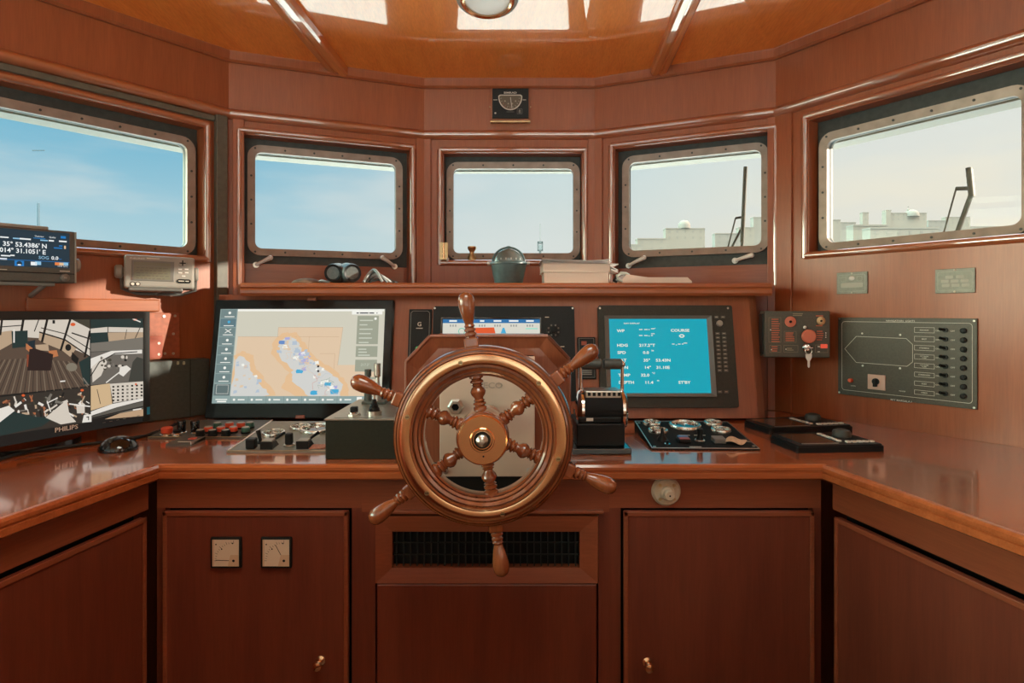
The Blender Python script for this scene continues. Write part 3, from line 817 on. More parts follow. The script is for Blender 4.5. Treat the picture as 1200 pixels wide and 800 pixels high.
for k in range(7):
    u0 = .13+.105*k; mb.disc(*q(u0, .038), .0036, lay(7), WHT, 12); R(u0+.022, u0+.062, .032, .044, 7, WHT)
    R(u0-.022, u0-.020, .0, .075, 7, TEALD)
R(.855, .885, .01, .066, 7, WHT)
for v in (.05, .03, .012): R(.90, .985, v, v+.010, 7, WHT)
R(.80, .985, .94, .975, 5, WHT); [R(u0, u1, .950, .962, 7, C_('ink', 30, 30, 36)) for u0, u1 in ((.828, .842), (.848, .90), (.905, .935), (.950, .955))]
for a, b, n in ((.62, .925, 6), (.485, .60, 3), (.33, .455, 0)):
    R(.835, .965, a, b, 5, GRY)
    for k in range(n):
        v = b-.02-(k+1)*(b-a-.02)/n+.012; R(.85, .85+rnd.uniform(.045, .085), v, v+.012, 6, C_('info_text', 200, 204, 188))
mb.disc(*q(.945, .895), .0040, lay(7), WHT, 14)
mb.text('217.3°', *q(.868, .39), .0075, lay(6), C_('info_text', 200, 204, 188))
R(.835, .96, .25, .275, 5, GRY)
part('screen', mb, t, 'lit chart screen')
for px, py, zz in ((366, 350.5, 1), (352, 491.5, 0)):
    mb = MB(); a = on(T, px, py, -.02); z = h if zz else 0
    mb.box(a[0]-.0135, a[0]+.0135, -.026, -.006, z-.004 if zz else .0, z+.006 if zz else .010, PEDW, .002)
    part('retaining_clip', mb, t, 'small wooden retaining clip')

# ---- middle display with its narrow side module
T = sub(MP, *pm(590, 440, 0))
t = thing('multifunction_display', 'black display in the middle, half hidden by the wheel pedestal, blue header on its screen', 'display', T)
m = Map(T, -.014)
a = m(508, 358.5); b = m(673, 358.5); zb = m(590, 470)[1]
mb = MB(); mb.prism(rrect(a[0], b[0], zb, a[1], .008, 4), -.014, -.0005, BLACK); part('housing', mb, t)
a = m(517, 372); b = m(634, 372); mb = MB(); mb.frame(crect(a[0], b[0], zb+.03, a[1], 0), crect(a[0]+.004, b[0]-.004, zb+.034, a[1]-.003, 0), -.017, -.013, BLACKG); part('screen_bezel', mb, t)
mb = MB(); m2 = Map(T, -.0145); a = m2(519, 374); b = m2(632.5, 374)
mb.rect(a[0], b[0], zb+.034, a[1], -.0145, C_('plot_white', 214, 212, 200)); hb = m2(590, 378.5)[1]
mb.rect(a[0], b[0], hb, a[1], -.0147, C_('header_blue', 40, 110, 165))
for px, ww in ((531, 9), (565, 5), (583, 9), (602, 11), (621, 9)):
    a1 = m2(px-ww/2, 376); b1 = m2(px+ww/2, 376); mb.rect(a1[0], b1[0], a1[1]-.0025, a1[1]+.0025, -.0149, WHT)
    for k in (-1, 0, 1): c1 = m2(px+k*3, 381.5); mb.rect(c1[0]-.002, c1[0]+.002, c1[1]-.003, c1[1]+.003, -.0149, C_('plot_grey', 150, 150, 145))
mb.flat(m2.poly((555, 384), (579, 383.5), (582, 396), (560, 396)), -.0149, C_('plot_orange', 222, 88, 44))
mb.flat(m2.poly((585.5, 394), (589, 384), (591, 384), (594.5, 394), (591.5, 394), (590.5, 391.5), (589, 391.5), (588, 394)), -.0149, CYA)
c1 = m2(541, 388); mb.disc(c1[0], c1[1], .010, -.0149, C_('plot_green', 70, 190, 160)); mb.disc(c1[0], c1[1], .008, -.0151, C_('plot_white', 214, 212, 200))
c1 = m2(623, 385); mb.rect(c1[0]-.018, c1[0]+.018, c1[1]-.0015, c1[1]+.0015, -.0149, C_('plot_mint', 130, 220, 200))
part('screen', mb, t, 'lit white chart page with a blue header')
mb = MB(); c1 = m(648.5, 387)
mb.lathe([(.021, 0), (.021, .003), (.010, .004), (.010, .009), (.006, .011), (.0001, .011)], BLACK, (c1[0], -.014, c1[1]), '-y', 24)
part('joystick', mb, t)
for k in range(8):
    A = PI/8+k*PI/4; mb = MB(); mb.box(c1[0]+.016*cos(A)-.0025, c1[0]+.016*cos(A)+.0025, -.0195, -.014, c1[1]+.016*sin(A)-.0025, c1[1]+.016*sin(A)+.0025, GREYM, .001)
    part('key', mb, t)
for px, py in ((641, 371.5), (659, 406)):
    mb = MB(); c1 = m(px, py); mb.rect(c1[0]-.006, c1[0]+.006, c1[1]-.0012, c1[1]+.0012, -.0143, LINE); part('key_label', mb, t)
for px in (671, 509.5):
    mb = MB(); c1 = m(px, 361); mb.cyl(.003, .002, STEEL, (c1[0], -.0135, c1[1]), '-y', 10); part('screw', mb, t)
T = sub(MP, *pm(493, 420, 0))
t = thing('radio_module', 'narrow black module with a round G mark and a green lamp', 'control unit', T); m = Map(T, -.010)
a = m(479.5, 362); b = m(506, 362); zb = m(490, 460)[1]
mb = MB(); mb.box(a[0], b[0], -.010, -.0005, zb, a[1], BLACK, .002); part('housing', mb, t)
mb = MB(); mb.line([(a[0]+.006, zb+.01), (a[0]+.006, a[1]-.012), (a[0]+.012, a[1]-.006), (b[0]-.012, a[1]-.006), (b[0]-.006, a[1]-.012), (b[0]-.006, zb+.01)], .0013, -.0103, mat('grey_print', (.25, .25, .23), .5)); 
c1 = m(491.5, 382); mb.text('G', c1[0], c1[1], .013, -.0104, LINE, 'CENTER', 1, .02); c1 = m(491.5, 384.5); mb.rect(c1[0]-.010, c1[0]+.010, c1[1]-.0012, c1[1]+.0012, -.0104, LINE)
part('front_print', mb, t)
mb = MB(); c1 = m(489, 408); mb.sphere(.0055, SW('lamp_green', (.12, .62, .22), .8), (c1[0], -.0105, c1[1]), (1, .5, 1), 14, 8); part('indicator_lamp', mb, t, 'green indicator lamp')

# ---- blue navigation data display
T = sub(MP, *pm(783, 478, 0)); m = Map(T, -.022)
t = thing('navigation_display', 'dark olive framed display with white figures on a cyan screen', 'display', T)
xl = (m(700, 358)[0]+m(705, 477)[0])/2; xr = (m(857.5, 358)[0]+m(866.5, 477)[0])/2; zt, zb = m(780, 357.5)[1], m(780, 477.5)[1]
mb = MB(); mb.prism(rrect(xl, xr, zb, zt, .007, 4), -.022, -.0005, mat('display_olive', (.042, .040, .030), .45, noise=.15, scale=200, spec=.3)); part('housing', mb, t)
m = Map(T, -.030); ax, az = m(708.5, 369.5); bx, _ = m(834, 369.5); _, bz = m(780, 464.5)
ix0, iz1 = Map(T, -.024)(713.5, 373.5); ix1, _ = Map(T, -.024)(828, 373.5); _, iz0 = Map(T, -.024)(780, 460.5)
mb = MB(); mb.frame(crect(ax, bx, bz, az, 0), crect(ix0, ix1, iz0, iz1, 0), -.030, -.021, GREYM, -.025); part('screen_bezel', mb, t)
CY_ = C_('nav_cyan', 10, 160, 180); CW = C_('nav_white', 226, 232, 214)
mb = MB(); mb.rect(ix0, ix1, iz0, iz1, -.0238, CY_); sw_, sh_ = ix1-ix0, iz1-iz0
def tx(s_, px, py, h=.0085, sx=1.25): 
    a = Map(T, -.024)(px, py); mb.text(s_, a[0], a[1], h, -.0240, CW, 'LEFT', sx, .035)
tx('NAV DISPLAY', 731, 379.5, .0042, 1.35)
for s_, x, y in (('WP', 723, 389), ('COURSE', 786, 388.5), ('HDG', 723, 406), ("217.2°T", 749, 406), ('SPD', 723.5, 414.5), ('0.0', 753.5, 414.5), ('LAT', 724, 423.5), ("35°", 754, 423.5), ('53.43N', 768.5, 423.5), ('LON', 724, 432), ("14°", 755, 432), ('31.10E', 769, 432), ('TEMP', 724.5, 441), ('32.0', 751, 441), ('DEPTH', 725, 449.5), ('11.4', 755.5, 449.5), ("ST'BY", 795, 449.5)):
    tx(s_, x, y)
for s_, x, y in (('kt', 763.5, 411.5), ('°C', 764, 438), ('m', 770, 446.5), ('°', 767, 386), ('nm', 763, 391.5), ('nm', 801, 402.5)): tx(s_, x, y, .005)
def dash(*pp):
    for px, py, ww in pp: a = Map(T, -.024)(px, py); b = Map(T, -.024)(px+ww, py); mb.rect(a[0], b[0], a[1]-.0012, a[1]+.0012, -.0240, CW)
dash((749, 386, 4), (755, 386, 4), (760, 386, 1.2), (763, 385, 4), (749, 393, 4), (755, 393, 4), (760, 393.5, 1.2), (763, 393, 2), (787.5, 403, 3), (792, 404, 1.2), (794.5, 403, 3), (799, 403, 2))
a = Map(T, -.024)(799, 393.5); mb.flat([(a[0]-.009, a[1]), (a[0]-.004, a[1]+.005), (a[0]+.004, a[1]+.005), (a[0]+.009, a[1]), (a[0]+.004, a[1]-.005), (a[0]-.004, a[1]-.005)], -.0240, CW); mb.rect(a[0]-.004, a[0]+.004, a[1]-.002, a[1]+.002, -.0241, CY_)
part('screen', mb, t, 'cyan screen with white figures')
m = Map(T, -.022); c1 = m(843, 379); mb = MB(); mb.lathe([(.0095, 0), (.0095, .004), (.008, .007), (.0001, .0075)], GREYL, (c1[0], -.022, c1[1]), '-y', 24); part('dial_knob', mb, t, 'light grey round knob')
for r_ in range(12):
    for cc in (0, 1):
        py = 386+r_*4.8 if r_ < 11 else 459; px = 840.5+r_*.28+cc*7.5; c1 = m(px, py) if r_ else m(839.5+cc*7.5, 371.5)
        mb = MB(); mb.box(c1[0]-.0065, c1[0]+.0065, -.0238, -.022, c1[1]-.004, c1[1]+.004, mat('key_grey', (.12, .115, .095), .45), .001)
        mb.rect(c1[0]-.004, c1[0]+.003, c1[1]-.0005, c1[1]+.0012, -.0241, mat('key_print', (.55, .52, .42), .5)); part('key', mb, t)
for px, py in ((703, 361), (853, 361)):
    c1 = m(px, py); mb = MB(); mb.cyl(.003, .0015, STEEL, (c1[0], -.0215, c1[1]), '-y', 10); part('screw', mb, t)
# ---- little unit with a red readout between the two displays
T = sub(MP, *pm(688, 445, 0)); m = Map(T, -.010)
t = thing('alarm_readout', 'little black unit with a red label between the wheel handle and the cyan display', 'control unit', T)
a = m(676.5, 394.5); b = m(699, 444); mb = MB(); mb.box(a[0], b[0], -.010, -.0005, b[1], a[1], BLACK, .003); part('housing', mb, t)
mb = MB(); mb.line([(a[0]+.005, b[1]+.005), (b[0]-.005, b[1]+.005), (b[0]-.005, a[1]-.005), (a[0]+.005, a[1]-.005)], .001, -.0103, MATS['grey_print'], True)
c1 = m(684, 402); mb.rect(c1[0]-.007, c1[0]+.009, c1[1]-.006, c1[1]+.006, -.0104, mat('dull_red_print', (.30, .06, .03), .5))
for k in range(3): c1 = m(688, 434+k*2.2); mb.rect(c1[0]-.014, c1[0]+.014, c1[1]-.0016, c1[1]+.0016, -.0104, MATS['grey_print'])
part('front_print', mb, t)

# ================================================================== things standing on the worktop
def flatM(o, x=(1, 0, 0), tilt=0.):
    """frame lying on the worktop: local x right, local y towards the back and rising by tilt, local z up"""
    M = frm(o, x); return M @ Matrix.Rotation(tilt, 4, 'X')
def wedge(w, d, rise, m, mb, t0=.004):
    """low box whose top slopes up towards the back; top front edge at height t0"""
    vs = [(0, 0, 0), (w, 0, 0), (w, d, 0), (0, d, 0), (0, 0, t0), (w, 0, t0), (w, d, t0+rise), (0, d, t0+rise)]
    mb.add(vs, [(3, 2, 1, 0), (4, 5, 6, 7), (0, 1, 5, 4), (1, 2, 6, 5), (2, 3, 7, 6), (3, 0, 4, 7)], m)
GCHR = mat('gauge_chrome', (.78, .74, .68), .22, 1.)
def round_gauge(parent, mb_M, x, y, r, face=BLACKG):
    mb = MB(mb_M); mb.ring([(r, -.001), (r, .006), (r*.96, .009), (r*.84, .010), (r*.80, .005), (r*.80, -.001)], GCHR, (x, y, 0), 'z', 40)
    g = part('gauge', mb, parent, 'chrome ringed round gauge')
    mb = MB(mb_M); mb.cyl(r*.80, .004, face, (x, y, 0), 'z', 32); part('dial', mb, g)
    mb = MB(mb_M)
    for k in range(9):
        A = PI*(-.15+1.3*k/8); mb.box(x+r*.62*cos(A)-.0008, x+r*.62*cos(A)+.0008, y+r*.62*sin(A)-.0008, y+r*.62*sin(A)+.002, .004, .0045, LINE)
    mb.tube([(x, y, .005), (x-r*.3, y+r*.45, .005)], .0007, LINE, 6); part('pointer', mb, g)
    return g
TEN = math.radians(5)
# ---- right gauge panel
P0 = desk(763.7, 527); P1 = desk(886, 524); wv = (P1-P0); wd = .248; M = frm((P0.x, P0.y, DESK), (1, -.03, 0)); dp = .236
t = thing('gauge_panel', 'sloping black panel with five chrome gauges, right of the throttle', 'instrument panel', M, 'gauge panels on the worktop')
mb = MB(); wedge(wd, dp, dp*math.tan(TEN), mat('panel_black', (.014, .014, .013), .7, spec=.08), mb, .004); part('housing', mb, t)
TM = Matrix.Translation((0, 0, .004)) @ Matrix.Rotation(TEN, 4, 'X')
WM = M @ TM
def onp(px, py):
    n = WM.to_3x3().col[2]; d = ray(px, py); w_ = EYE+d*((WM.translation-EYE).dot(n)/d.dot(n)); l = WM.inverted() @ w_; return (l.x, l.y)
mb = MB(TM)
for a, b, c_, d_ in ((0, wd, 0, .0025), (0, wd, dp-.0025, dp), (0, .0025, 0, dp), (wd-.0025, wd, 0, dp)): mb.box(a, b, c_, d_, 0, .0012, STEEL)
part('edge_strip', mb, t, 'bright metal edge')
for px, py, r_ in ((763.7, 497.5, .024), (802.5, 500, .041), (835.6, 497.5, .024), (771, 506.5, .025), (845, 506, .025)):
    x, y = onp(px, py); round_gauge(t, TM, x, y, r_)
x, y = onp(776, 515.5); mb = MB(TM); mb.lathe([(.013, 0), (.012, .004), (.006, .012), (.004, .022), (.0025, .03), (.0001, .031)], BLACK, (x, y, 0), 'z', 16); part('lever', mb, t)
x, y = onp(782, 521); mb = MB(TM); mb.cyl(.007, .003, CHROME, (x, y, 0), 'z', 14); mb.cyl(.0035, .009, BLACK, (x, y, .002), 'z', 10); part('toggle_switch', mb, t)
x, y = onp(820, 517); mb = MB(TM); mb.cyl(.012, .005, STEEL, (x, y, 0), 'z', 18, .001); mb.lathe([(.009, 0), (.006, .010), (.008, .018), (.007, .026), (.0001, .028)], BLACK, (x, y, .005), 'z', 16); part('joystick', mb, t)
x, y = onp(801, 517); mb = MB(TM); mb.box(x-.014, x+.014, y-.016, y+.016, 0, .009, BLACK, .002); p = part('rocker_switch', mb, t)
mb = MB(TM); mb.box(x-.012, x+.012, y+.002, y+.015, .009, .0105, mat('blue_cap', (.04, .16, .36), .4)); mb.box(x-.012, x+.012, y-.014, y+.001, .009, .0105, mat('dull_red_cap', (.38, .07, .05), .4)); part('cap', mb, p, 'blue and red cap')
x, y = onp(842, 517.5); mb = MB(TM); mb.box(x-.014, x+.014, y-.016, y+.016, 0, .011, GREYM, .002); p = part('rocker_switch', mb, t)
x, y = onp(837, 512.5); mb = MB(TM); mb.box(x-.006, x+.006, y-.004, y+.004, 0, .004, PINKR, .001); part('label', mb, t, 'small red label')
for px, py in ((766, 525.5), (884, 523), (746.5, 495.8), (844, 494.6)):
    x, y = onp(px, py); x = min(max(x, .008), wd-.008); y = min(max(y, .008), dp-.008); mb = MB(TM); mb.cyl(.004, .002, STEEL, (x, y, 0), 'z', 10); part('screw', mb, t)
mb = MB(TM)
for px, py in ((802, 510), (820, 510), (815, 523.5)): x, y = onp(px, py); mb.box(x-.014, x+.014, y-.0015, y+.0015, .0002, .0006, LINE)
part('label_print', mb, t)
# dried leaf lying on that panel
x, y = onp(862, 519.5)
lv = thing('dried_leaf', 'curled tan dried leaf lying on the right gauge panel', 'leaf', WM @ Matrix.Translation((x, y, .002)))
mb = MB(); tan_ = mat('dry_leaf', (.62, .42, .26), .7, noise=.25, scale=90); n = 12; vs = []
for i in range(n+1):
    u_ = i/n; hw = .017*sin(PI*min(1, u_*.96+.03))**.7
    for v_ in (-1, -.5, 0, .5, 1): vs.append((-.026+.052*u_, v_*hw, .004+.010*(1-v_*v_)*sin(PI*u_)+.004*sin(7*u_)))
fs = [(i*5+j, i*5+5+j, i*5+6+j, i*5+j+1) for i in range(n) for j in range(4)]
mb.add(vs, fs, tan_, True); mb.add([(a, b, c_-.0012) for a, b, c_ in vs], [f[::-1] for f in fs], tan_, True); part('blade', mb, lv)
mb = MB(); mb.tube([(.024, 0, .004), (.034, -.003, .003)], .0008, tan_, 6); part('stalk', mb, lv)

# ---- left gauge panel
P0 = desk(265.5, 530.5); wd = .238; dp = .255; M = frm((P0.x, P0.y, DESK), (1, 0, 0))
t = thing('gauge_panel', 'sloping olive panel with chrome gauges and black switches, left of the joystick box', 'instrument panel', M, 'gauge panels on the worktop')
OLV = mat('panel_light_olive', (.20, .20, .165), .38, noise=.12, scale=150)
mb = MB(); wedge(wd, dp, dp*math.tan(TEN), OLV, mb, .004); part('housing', mb, t)
WM = M @ TM
mb = MB(TM)
mb.box(0, wd, 0, .003, -.003, .0012, BRASSD); mb.box(0, .003, 0, dp, 0, .0012, WHITE); part('edge_strip', mb, t, 'bright metal edge')
for px, py, r_ in ((352, 502.5, .026), (320.5, 509.5, .028), (372, 504, .044)):
    x, y = onp(px, py); round_gauge(t, TM, x, y, r_, mat('gauge_face_olive', (.10, .10, .08), .2, coat=.5))
def wedge_switch(px, py, l):
    x, y = onp(px, py); mb = MB(TM)
    mb.add([(x-.014, y-.010, 0), (x+.014, y-.010, 0), (x+.014, y+l, 0), (x-.014, y+l, 0), (x-.014, y-.010, .018), (x+.014, y-.010, .018), (x+.008, y+l, .010), (x-.008, y+l, .010)], [(3, 2, 1, 0), (4, 5, 6, 7), (0, 1, 5, 4), (1, 2, 6, 5), (2, 3, 7, 6), (3, 0, 4, 7)], BLACK)
    p = part('lever_switch', mb, t); mb = MB(TM); mb.box(x-.012, x+.012, y-.006, y+l*.5, .0165, .0195, GREYL, .001); part('cap', mb, p, 'grey cap')
    mb = MB(TM); mb.tube([(x, y+l, .009), (x+.010, y+l+.045, .014)], [.003, .004], BLACK, 8); part('stick', mb, p)
wedge_switch(314, 525, .030); wedge_switch(356, 524.5, .030)
x, y = onp(295, 525); mb = MB(TM); mb.box(x-.011, x+.011, y-.010, y+.010, 0, .024, BLACK, .003); part('button', mb, t)
x, y = onp(305, 519); mb = MB(TM); mb.lathe([(.010, 0), (.008, .004), (.004, .006), (.004, .010)], BLACK, (x, y, 0), 'z', 12); mb.tube([(x, y, .008), (x-.006, y+.004, .030)], [.004, .006], BLACK, 8); part('toggle_switch', mb, t)
x, y = onp(339, 522); mb = MB(TM); mb.cyl(.013, .004, STEEL, (x, y, 0), 'z', 18, .001); mb.box(x-.008, x+.008, y-.008, y+.008, .004, .030, BLACK, .003); part('rotary_knob', mb, t)
x, y = onp(373, 524); mb = MB(TM); mb.box(x-.017, x+.017, y-.014, y+.016, 0, .003, mat('faded_red_tape', (.48, .20, .13), .6, noise=.35, scale=200), .001); part('tape', mb, t, 'faded red tape')

# ---- push-button panel further left
P0 = desk(176, 513); P1 = desk(290, 514); wd = P1.x-P0.x; dp = .165; M = frm((P0.x, P1.y, DESK), (1, 0, 0))
t = thing('button_panel', 'olive panel with red and black push buttons in front of the chart display', 'control panel', M)
OLD = mat('panel_dark_olive', (.085, .082, .065), .4, noise=.12, scale=150)
mb = MB(); wedge(wd, dp, dp*math.tan(TEN), OLD, mb, .004); part('housing', mb, t)
WM = M @ TM
mb = MB(TM); mb.box(0, wd, 0, .003, -.003, .0012, BRASSD); mb.box(wd-.003, wd, 0, dp, 0, .0012, WHITE); part('edge_strip', mb, t, 'bright metal edge')
GRN = mat('green_button', (.06, .16, .12), .35)
def pbutton(px, py, m_, r_=.0105, h_=.012):
    x, y = onp(px, py); y = max(y, .014); x = max(.014, x); mb = MB(TM); mb.cyl(r_*1.1, .004, BLACK, (x, y, 0), 'z', 18); mb.cyl(r_, h_, m_, (x, y, .003), 'z', 20, .0015); mb.cyl(r_*.8, .0008, GREYL, (x, y, h_+.003), 'z', 18); part('push_button', mb, t, {'red_plastic': 'red push button', 'black_plastic': 'black push button', 'green_button': 'dark green push button'}[m_.name])
REDB = mat('red_plastic', (.70, .10, .045), .35)
for px, py, m_ in ((255, 501.5, GRN), (269, 501.5, REDB), (282.5, 501.5, REDB), (293, 501, GRN), (244.5, 506.5, REDB), (259, 506.5, REDB), (273.5, 506.5, REDB), (288, 507, GRN), (233.5, 511, BLACK), (248, 511, BLACK), (263.5, 511, BLACK)):
    pbutton(px, py, m_)
x, y = onp(193, 511); mb = MB(TM); mb.cyl(.017, .006, CHROME, (x, max(y, .02), 0), 'z', 20, .001); mb.cyl(.014, .014, REDB, (x, max(y, .02), .006), 'z', 20, .002); part('push_button', mb, t, 'large red push button with a chrome collar')
for px, py in ((213, 508), (229, 508)):
    x, y = onp(px, py); mb = MB(TM); mb.cyl(.012, .006, CHROME, (x, y, 0), 'z', 18, .001); mb.lathe([(.010, .006), (.011, .030), (.010, .034), (.0001, .035)], BLACKG, (x, y, 0), 'z', 18); part('key_switch', mb, t)
x, y = onp(205, 511.5); mb = MB(TM); mb.cyl(.013, .008, CHROME, (x, max(y, .016), 0), 'z', 18, .001); mb.cyl(.010, .006, BLACK, (x, max(y, .016), .008), 'z', 18); part('push_button', mb, t, 'black push button with a chrome collar')
# ---- small raised plate in front of it
P0 = desk(196, 523); P1 = desk(226, 523); M = frm((P0.x-.004, P0.y, DESK), (1, 0, 0)); wd = P1.x-P0.x
t = thing('switch_plate', 'small olive plate with one red mark, at the front left of the button panel', 'control panel', M)
mb = MB(); wedge(wd, .068, .005, OLD, mb, .005); part('housing', mb, t)
mb = MB(); mb.box(wd*.52, wd*.78, .040, .056, .0075, .0105, REDB, .001); part('push_button', mb, t, 'red button')
mb = MB(); mb.box(wd-.002, wd, 0, .068, .004, .011, STEEL); mb.box(.018, .050, .020, .023, .006, .0075, LINE); part('edge_strip', mb, t)

# ---- joystick box
BX0 = px_x(381, 1.332); BX1 = -.226; M = frm((BX0, 1.332, DESK)); wd = BX1-BX0; hh = px_z(492.5, 1.332)-DESK; dp = .30
t = thing('joystick_box', 'olive box with a rubber booted joystick on its steel top, left of the wheel', 'control box', M)
mb = MB(); mb.box(0, wd, 0, dp, 0, hh, mat('box_olive', (.022, .024, .016), .5, noise=.15, scale=150, spec=.25), .002); part('housing', mb, t)
STT = mat('worn_steel_top', (.34, .33, .29), .28, .6, noise=.12, scale=60)
mb = MB(); mb.box(-.002, wd+.001, -.002, dp, hh, hh+.0035, STT, .001); mb.box(.016, wd-.004, .012, dp-.02, hh+.0035, hh+.0045, STT); part('top_plate', mb, t, 'worn steel top plate')
def onb(px, py):
    z = DESK+hh+.005; w_ = desk(px, py, z); l = M.inverted() @ w_; return l.x, l.y
x, y = onb(415, 486); mb = MB(); mb.cyl(.015, .005, STEEL, (x, y, hh+.0035), 'z', 8, .001); mb.cyl(.012, .004, CHROME, (x, y, hh+.008), 'z', 18); mb.box(x-.008, x+.008, y-.008, y+.008, hh+.011, hh+.024, BLACK, .003); part('rotary_knob', mb, t)
x, y = onb(438.5, 485.5); mb = MB(); mb.cyl(.017, .010, STEEL, (x, y, hh+.0035), 'z', 6)
pr_ = []
for k in range(5): pr_ += [(.0145-.0024*k, .013+.006*k), (.0115-.0022*k, .016+.006*k)]
mb.lathe(pr_, BLACK, (x, y, hh), 'z', 20); mb.cyl(.003, .02, STEEL, (x, y, hh+.036), 'z', 10); part('joystick', mb, t, 'black ribbed rubber boot')
x, y = onb(433, 471); y = min(y, .22); x2 = x+.024
mb = MB(); mb.box(x-.012, x2+.024, y-.02, y+.02, hh+.0035, hh+.012, GREYD, .002); part('lever_base', mb, t)
for xx, top, m_ in ((x, .090, GREYD), (x2, .105, STEEL)):
    mb = MB(); mb.lathe([(.010, .010), (.0095, .040), (.006, .055), (.005, .070), (.0085, .074), (.0085, top), (.0001, top+.001)], m_, (xx, y, hh), 'z', 16); part('lever', mb, t)

# ---- engine throttle
YT = 1.372; TX = px_x(704, 1.44); M = frm((TX, YT, DESK))
t = thing('engine_throttle', 'black twin engine throttle with chrome ends, beside the wheel', 'throttle', M)
mb = MB(); mb.box(px_x(672, YT)-TX-.012, px_x(740.5, YT)-TX, 0, .20, 0, .014, BLACKG, .003); part('base_plate', mb, t)
mb = MB(); mb.box(px_x(676, 1.39)-TX, px_x(732.5, 1.39)-TX, .020, .16, .014, .066, BLACK, .003); mb.box(px_x(679, 1.39)-TX, px_x(729, 1.39)-TX, .026, .15, .066, .080, BLACK, .003)
mb.rect(px_x(687, 1.4)-TX, px_x(695, 1.4)-TX, .071, .078, .0255, LINE); part('pedestal', mb, t)
dx0, dx1 = px_x(683, 1.44)-TX, px_x(727, 1.44)-TX; dzc = px_z(480, 1.44)-DESK; dr_ = .046; dyc = .075
mb = MB(); mb.cyl(dr_, dx1-dx0, BLACKM, (dx0, dyc, dzc), 'x', 40); part('drum', mb, t)
for a, d_ in ((dx0, '-x'), (dx1, 'x')):
    mb = MB(); mb.lathe([(dr_+.002, 0), (dr_+.002, .006), (dr_-.004, .012), (dr_*.55, .015), (.0001, .016)], CHROME, (a, dyc, dzc), d_, 40); part('end_cap', mb, t, 'chrome end cap')
mb = MB(); mb.box(dx0+.002, dx1-.002, dyc-.034, dyc+.034, dzc+dr_-.016, dzc+dr_+.002, STEEL, .003)
for k in range(7): mb.box(dx0+.008+k*.0115, dx0+.015+k*.0115, dyc-.0346, dyc-.034, dzc+dr_-.010, dzc+dr_-.002, BLACKM)
part('scale_plate', mb, t, 'steel scale plate')
zg = px_z(426.5, 1.44)-DESK
for xx in (dx0-.005, dx1+.005):
    mb = MB(); mb.tube([(xx, dyc, dzc+.02), (xx, dyc-.004, zg)], .0042, CHROME, 10); mb.sphere(.0075, CHROME, (xx, dyc-.004, zg), seg=14, rings=8); part('lever_rod', mb, t, 'chrome rod')
xm = (dx0+dx1)/2+.002
for a, b in ((dx0-.004, xm-.002), (xm+.002, dx1+.004)):
    mb = MB(); mb.lathe([(.010, 0), (.0125, .003), (.0125, b-a-.003), (.010, b-a)], GREYD, (a, dyc-.004, zg), 'x', 20); part('grip', mb, t, 'dark grey grip')

# ---- two black keypads at the right
def keypad(P0, xdir, w_, d_, label, hgt=.017):
    M = frm((P0.x, P0.y, DESK), xdir)
    t = thing('trackball_keypad', label, 'keypad', M, 'black keypads on the right of the worktop')
    mb = MB(); mb.hprism([(.004, 0), (w_-.004, 0), (w_, .004), (w_, d_-.02), (w_-.02, d_), (.02, d_), (0, d_-.03), (0, .004)], 0, hgt*.75, BLACKM)
    mb.hprism([(.008, .003), (w_-.006, .003), (w_-.003, .008), (w_-.004, d_-.022), (w_-.022, d_-.004), (.022, d_-.004), (.004, d_-.032), (.004, .008)], hgt*.75, hgt, BLACK); part('housing', mb, t)
    mb = MB(); mb.box(w_*.10, w_*.52, d_*.12, d_*.84, hgt, hgt+.0012, mat('keypad_glass', (.085, .060, .038), .12, coat=.6)); part('screen', mb, t, 'dim brown glass window')
    mb = MB(); mb.box(w_*.10, w_*.52, d_*.10, d_*.12, hgt, hgt+.0016, STEEL); part('screen_edge', mb, t)
    for k in range(6):
        mb = MB(); mb.box(w_*.565, w_*.60, d_*.20+k*d_*.105, d_*.28+k*d_*.105, hgt, hgt+.004, LINE, .001); part('key', mb, t, 'pale key')
    for k in range(5):
        mb = MB(); mb.box(w_*.63+k*w_*.068, w_*.68+k*w_*.068, d_*.13, d_*.20, hgt, hgt+.004, LINE, .001); part('key', mb, t, 'pale key')
    mb = MB(); mb.lathe([(.021, 0), (.021, .010), (.018, .016), (.010, .019), (.0001, .0195)], mat('dark_dial', (.055, .055, .045), .5), (w_*.78, d_*.60, hgt), 'z', 28); part('dial_knob', mb, t)
    return t
a, b = desk(934, 531), desk(1037, 529); keypad(a, (b.x-a.x, b.y-a.y, 0), (b-a).length, .150, 'black flat keypad with a round knob, the nearer of two on the right')
a, b = desk(902.5, 509.5), desk(1000, 505.5); keypad(a, (b.x-a.x, b.y-a.y, 0), (b-a).length, .150, 'black flat keypad with a round knob, the farther of two, below the key box')

# ---- glossy mouse and cables on the left
P = desk(127, 531); M = frm((P.x, P.y+.035, DESK))
t = thing('computer_mouse', 'glossy black domed mouse in front of the camera monitor', 'mouse', M)
mb = MB(); mb.lathe([(.040, 0), (.041, .004), (.039, .010), (.033, .020), (.022, .028), (.010, .0315), (.0001, .032)], BLACKG, seg=36); part('body', mb, t)
mb = MB(); mb.box(-.003, .003, -.030, -.006, .022, .0325, GREYD, .001); part('scroll_wheel', mb, t)
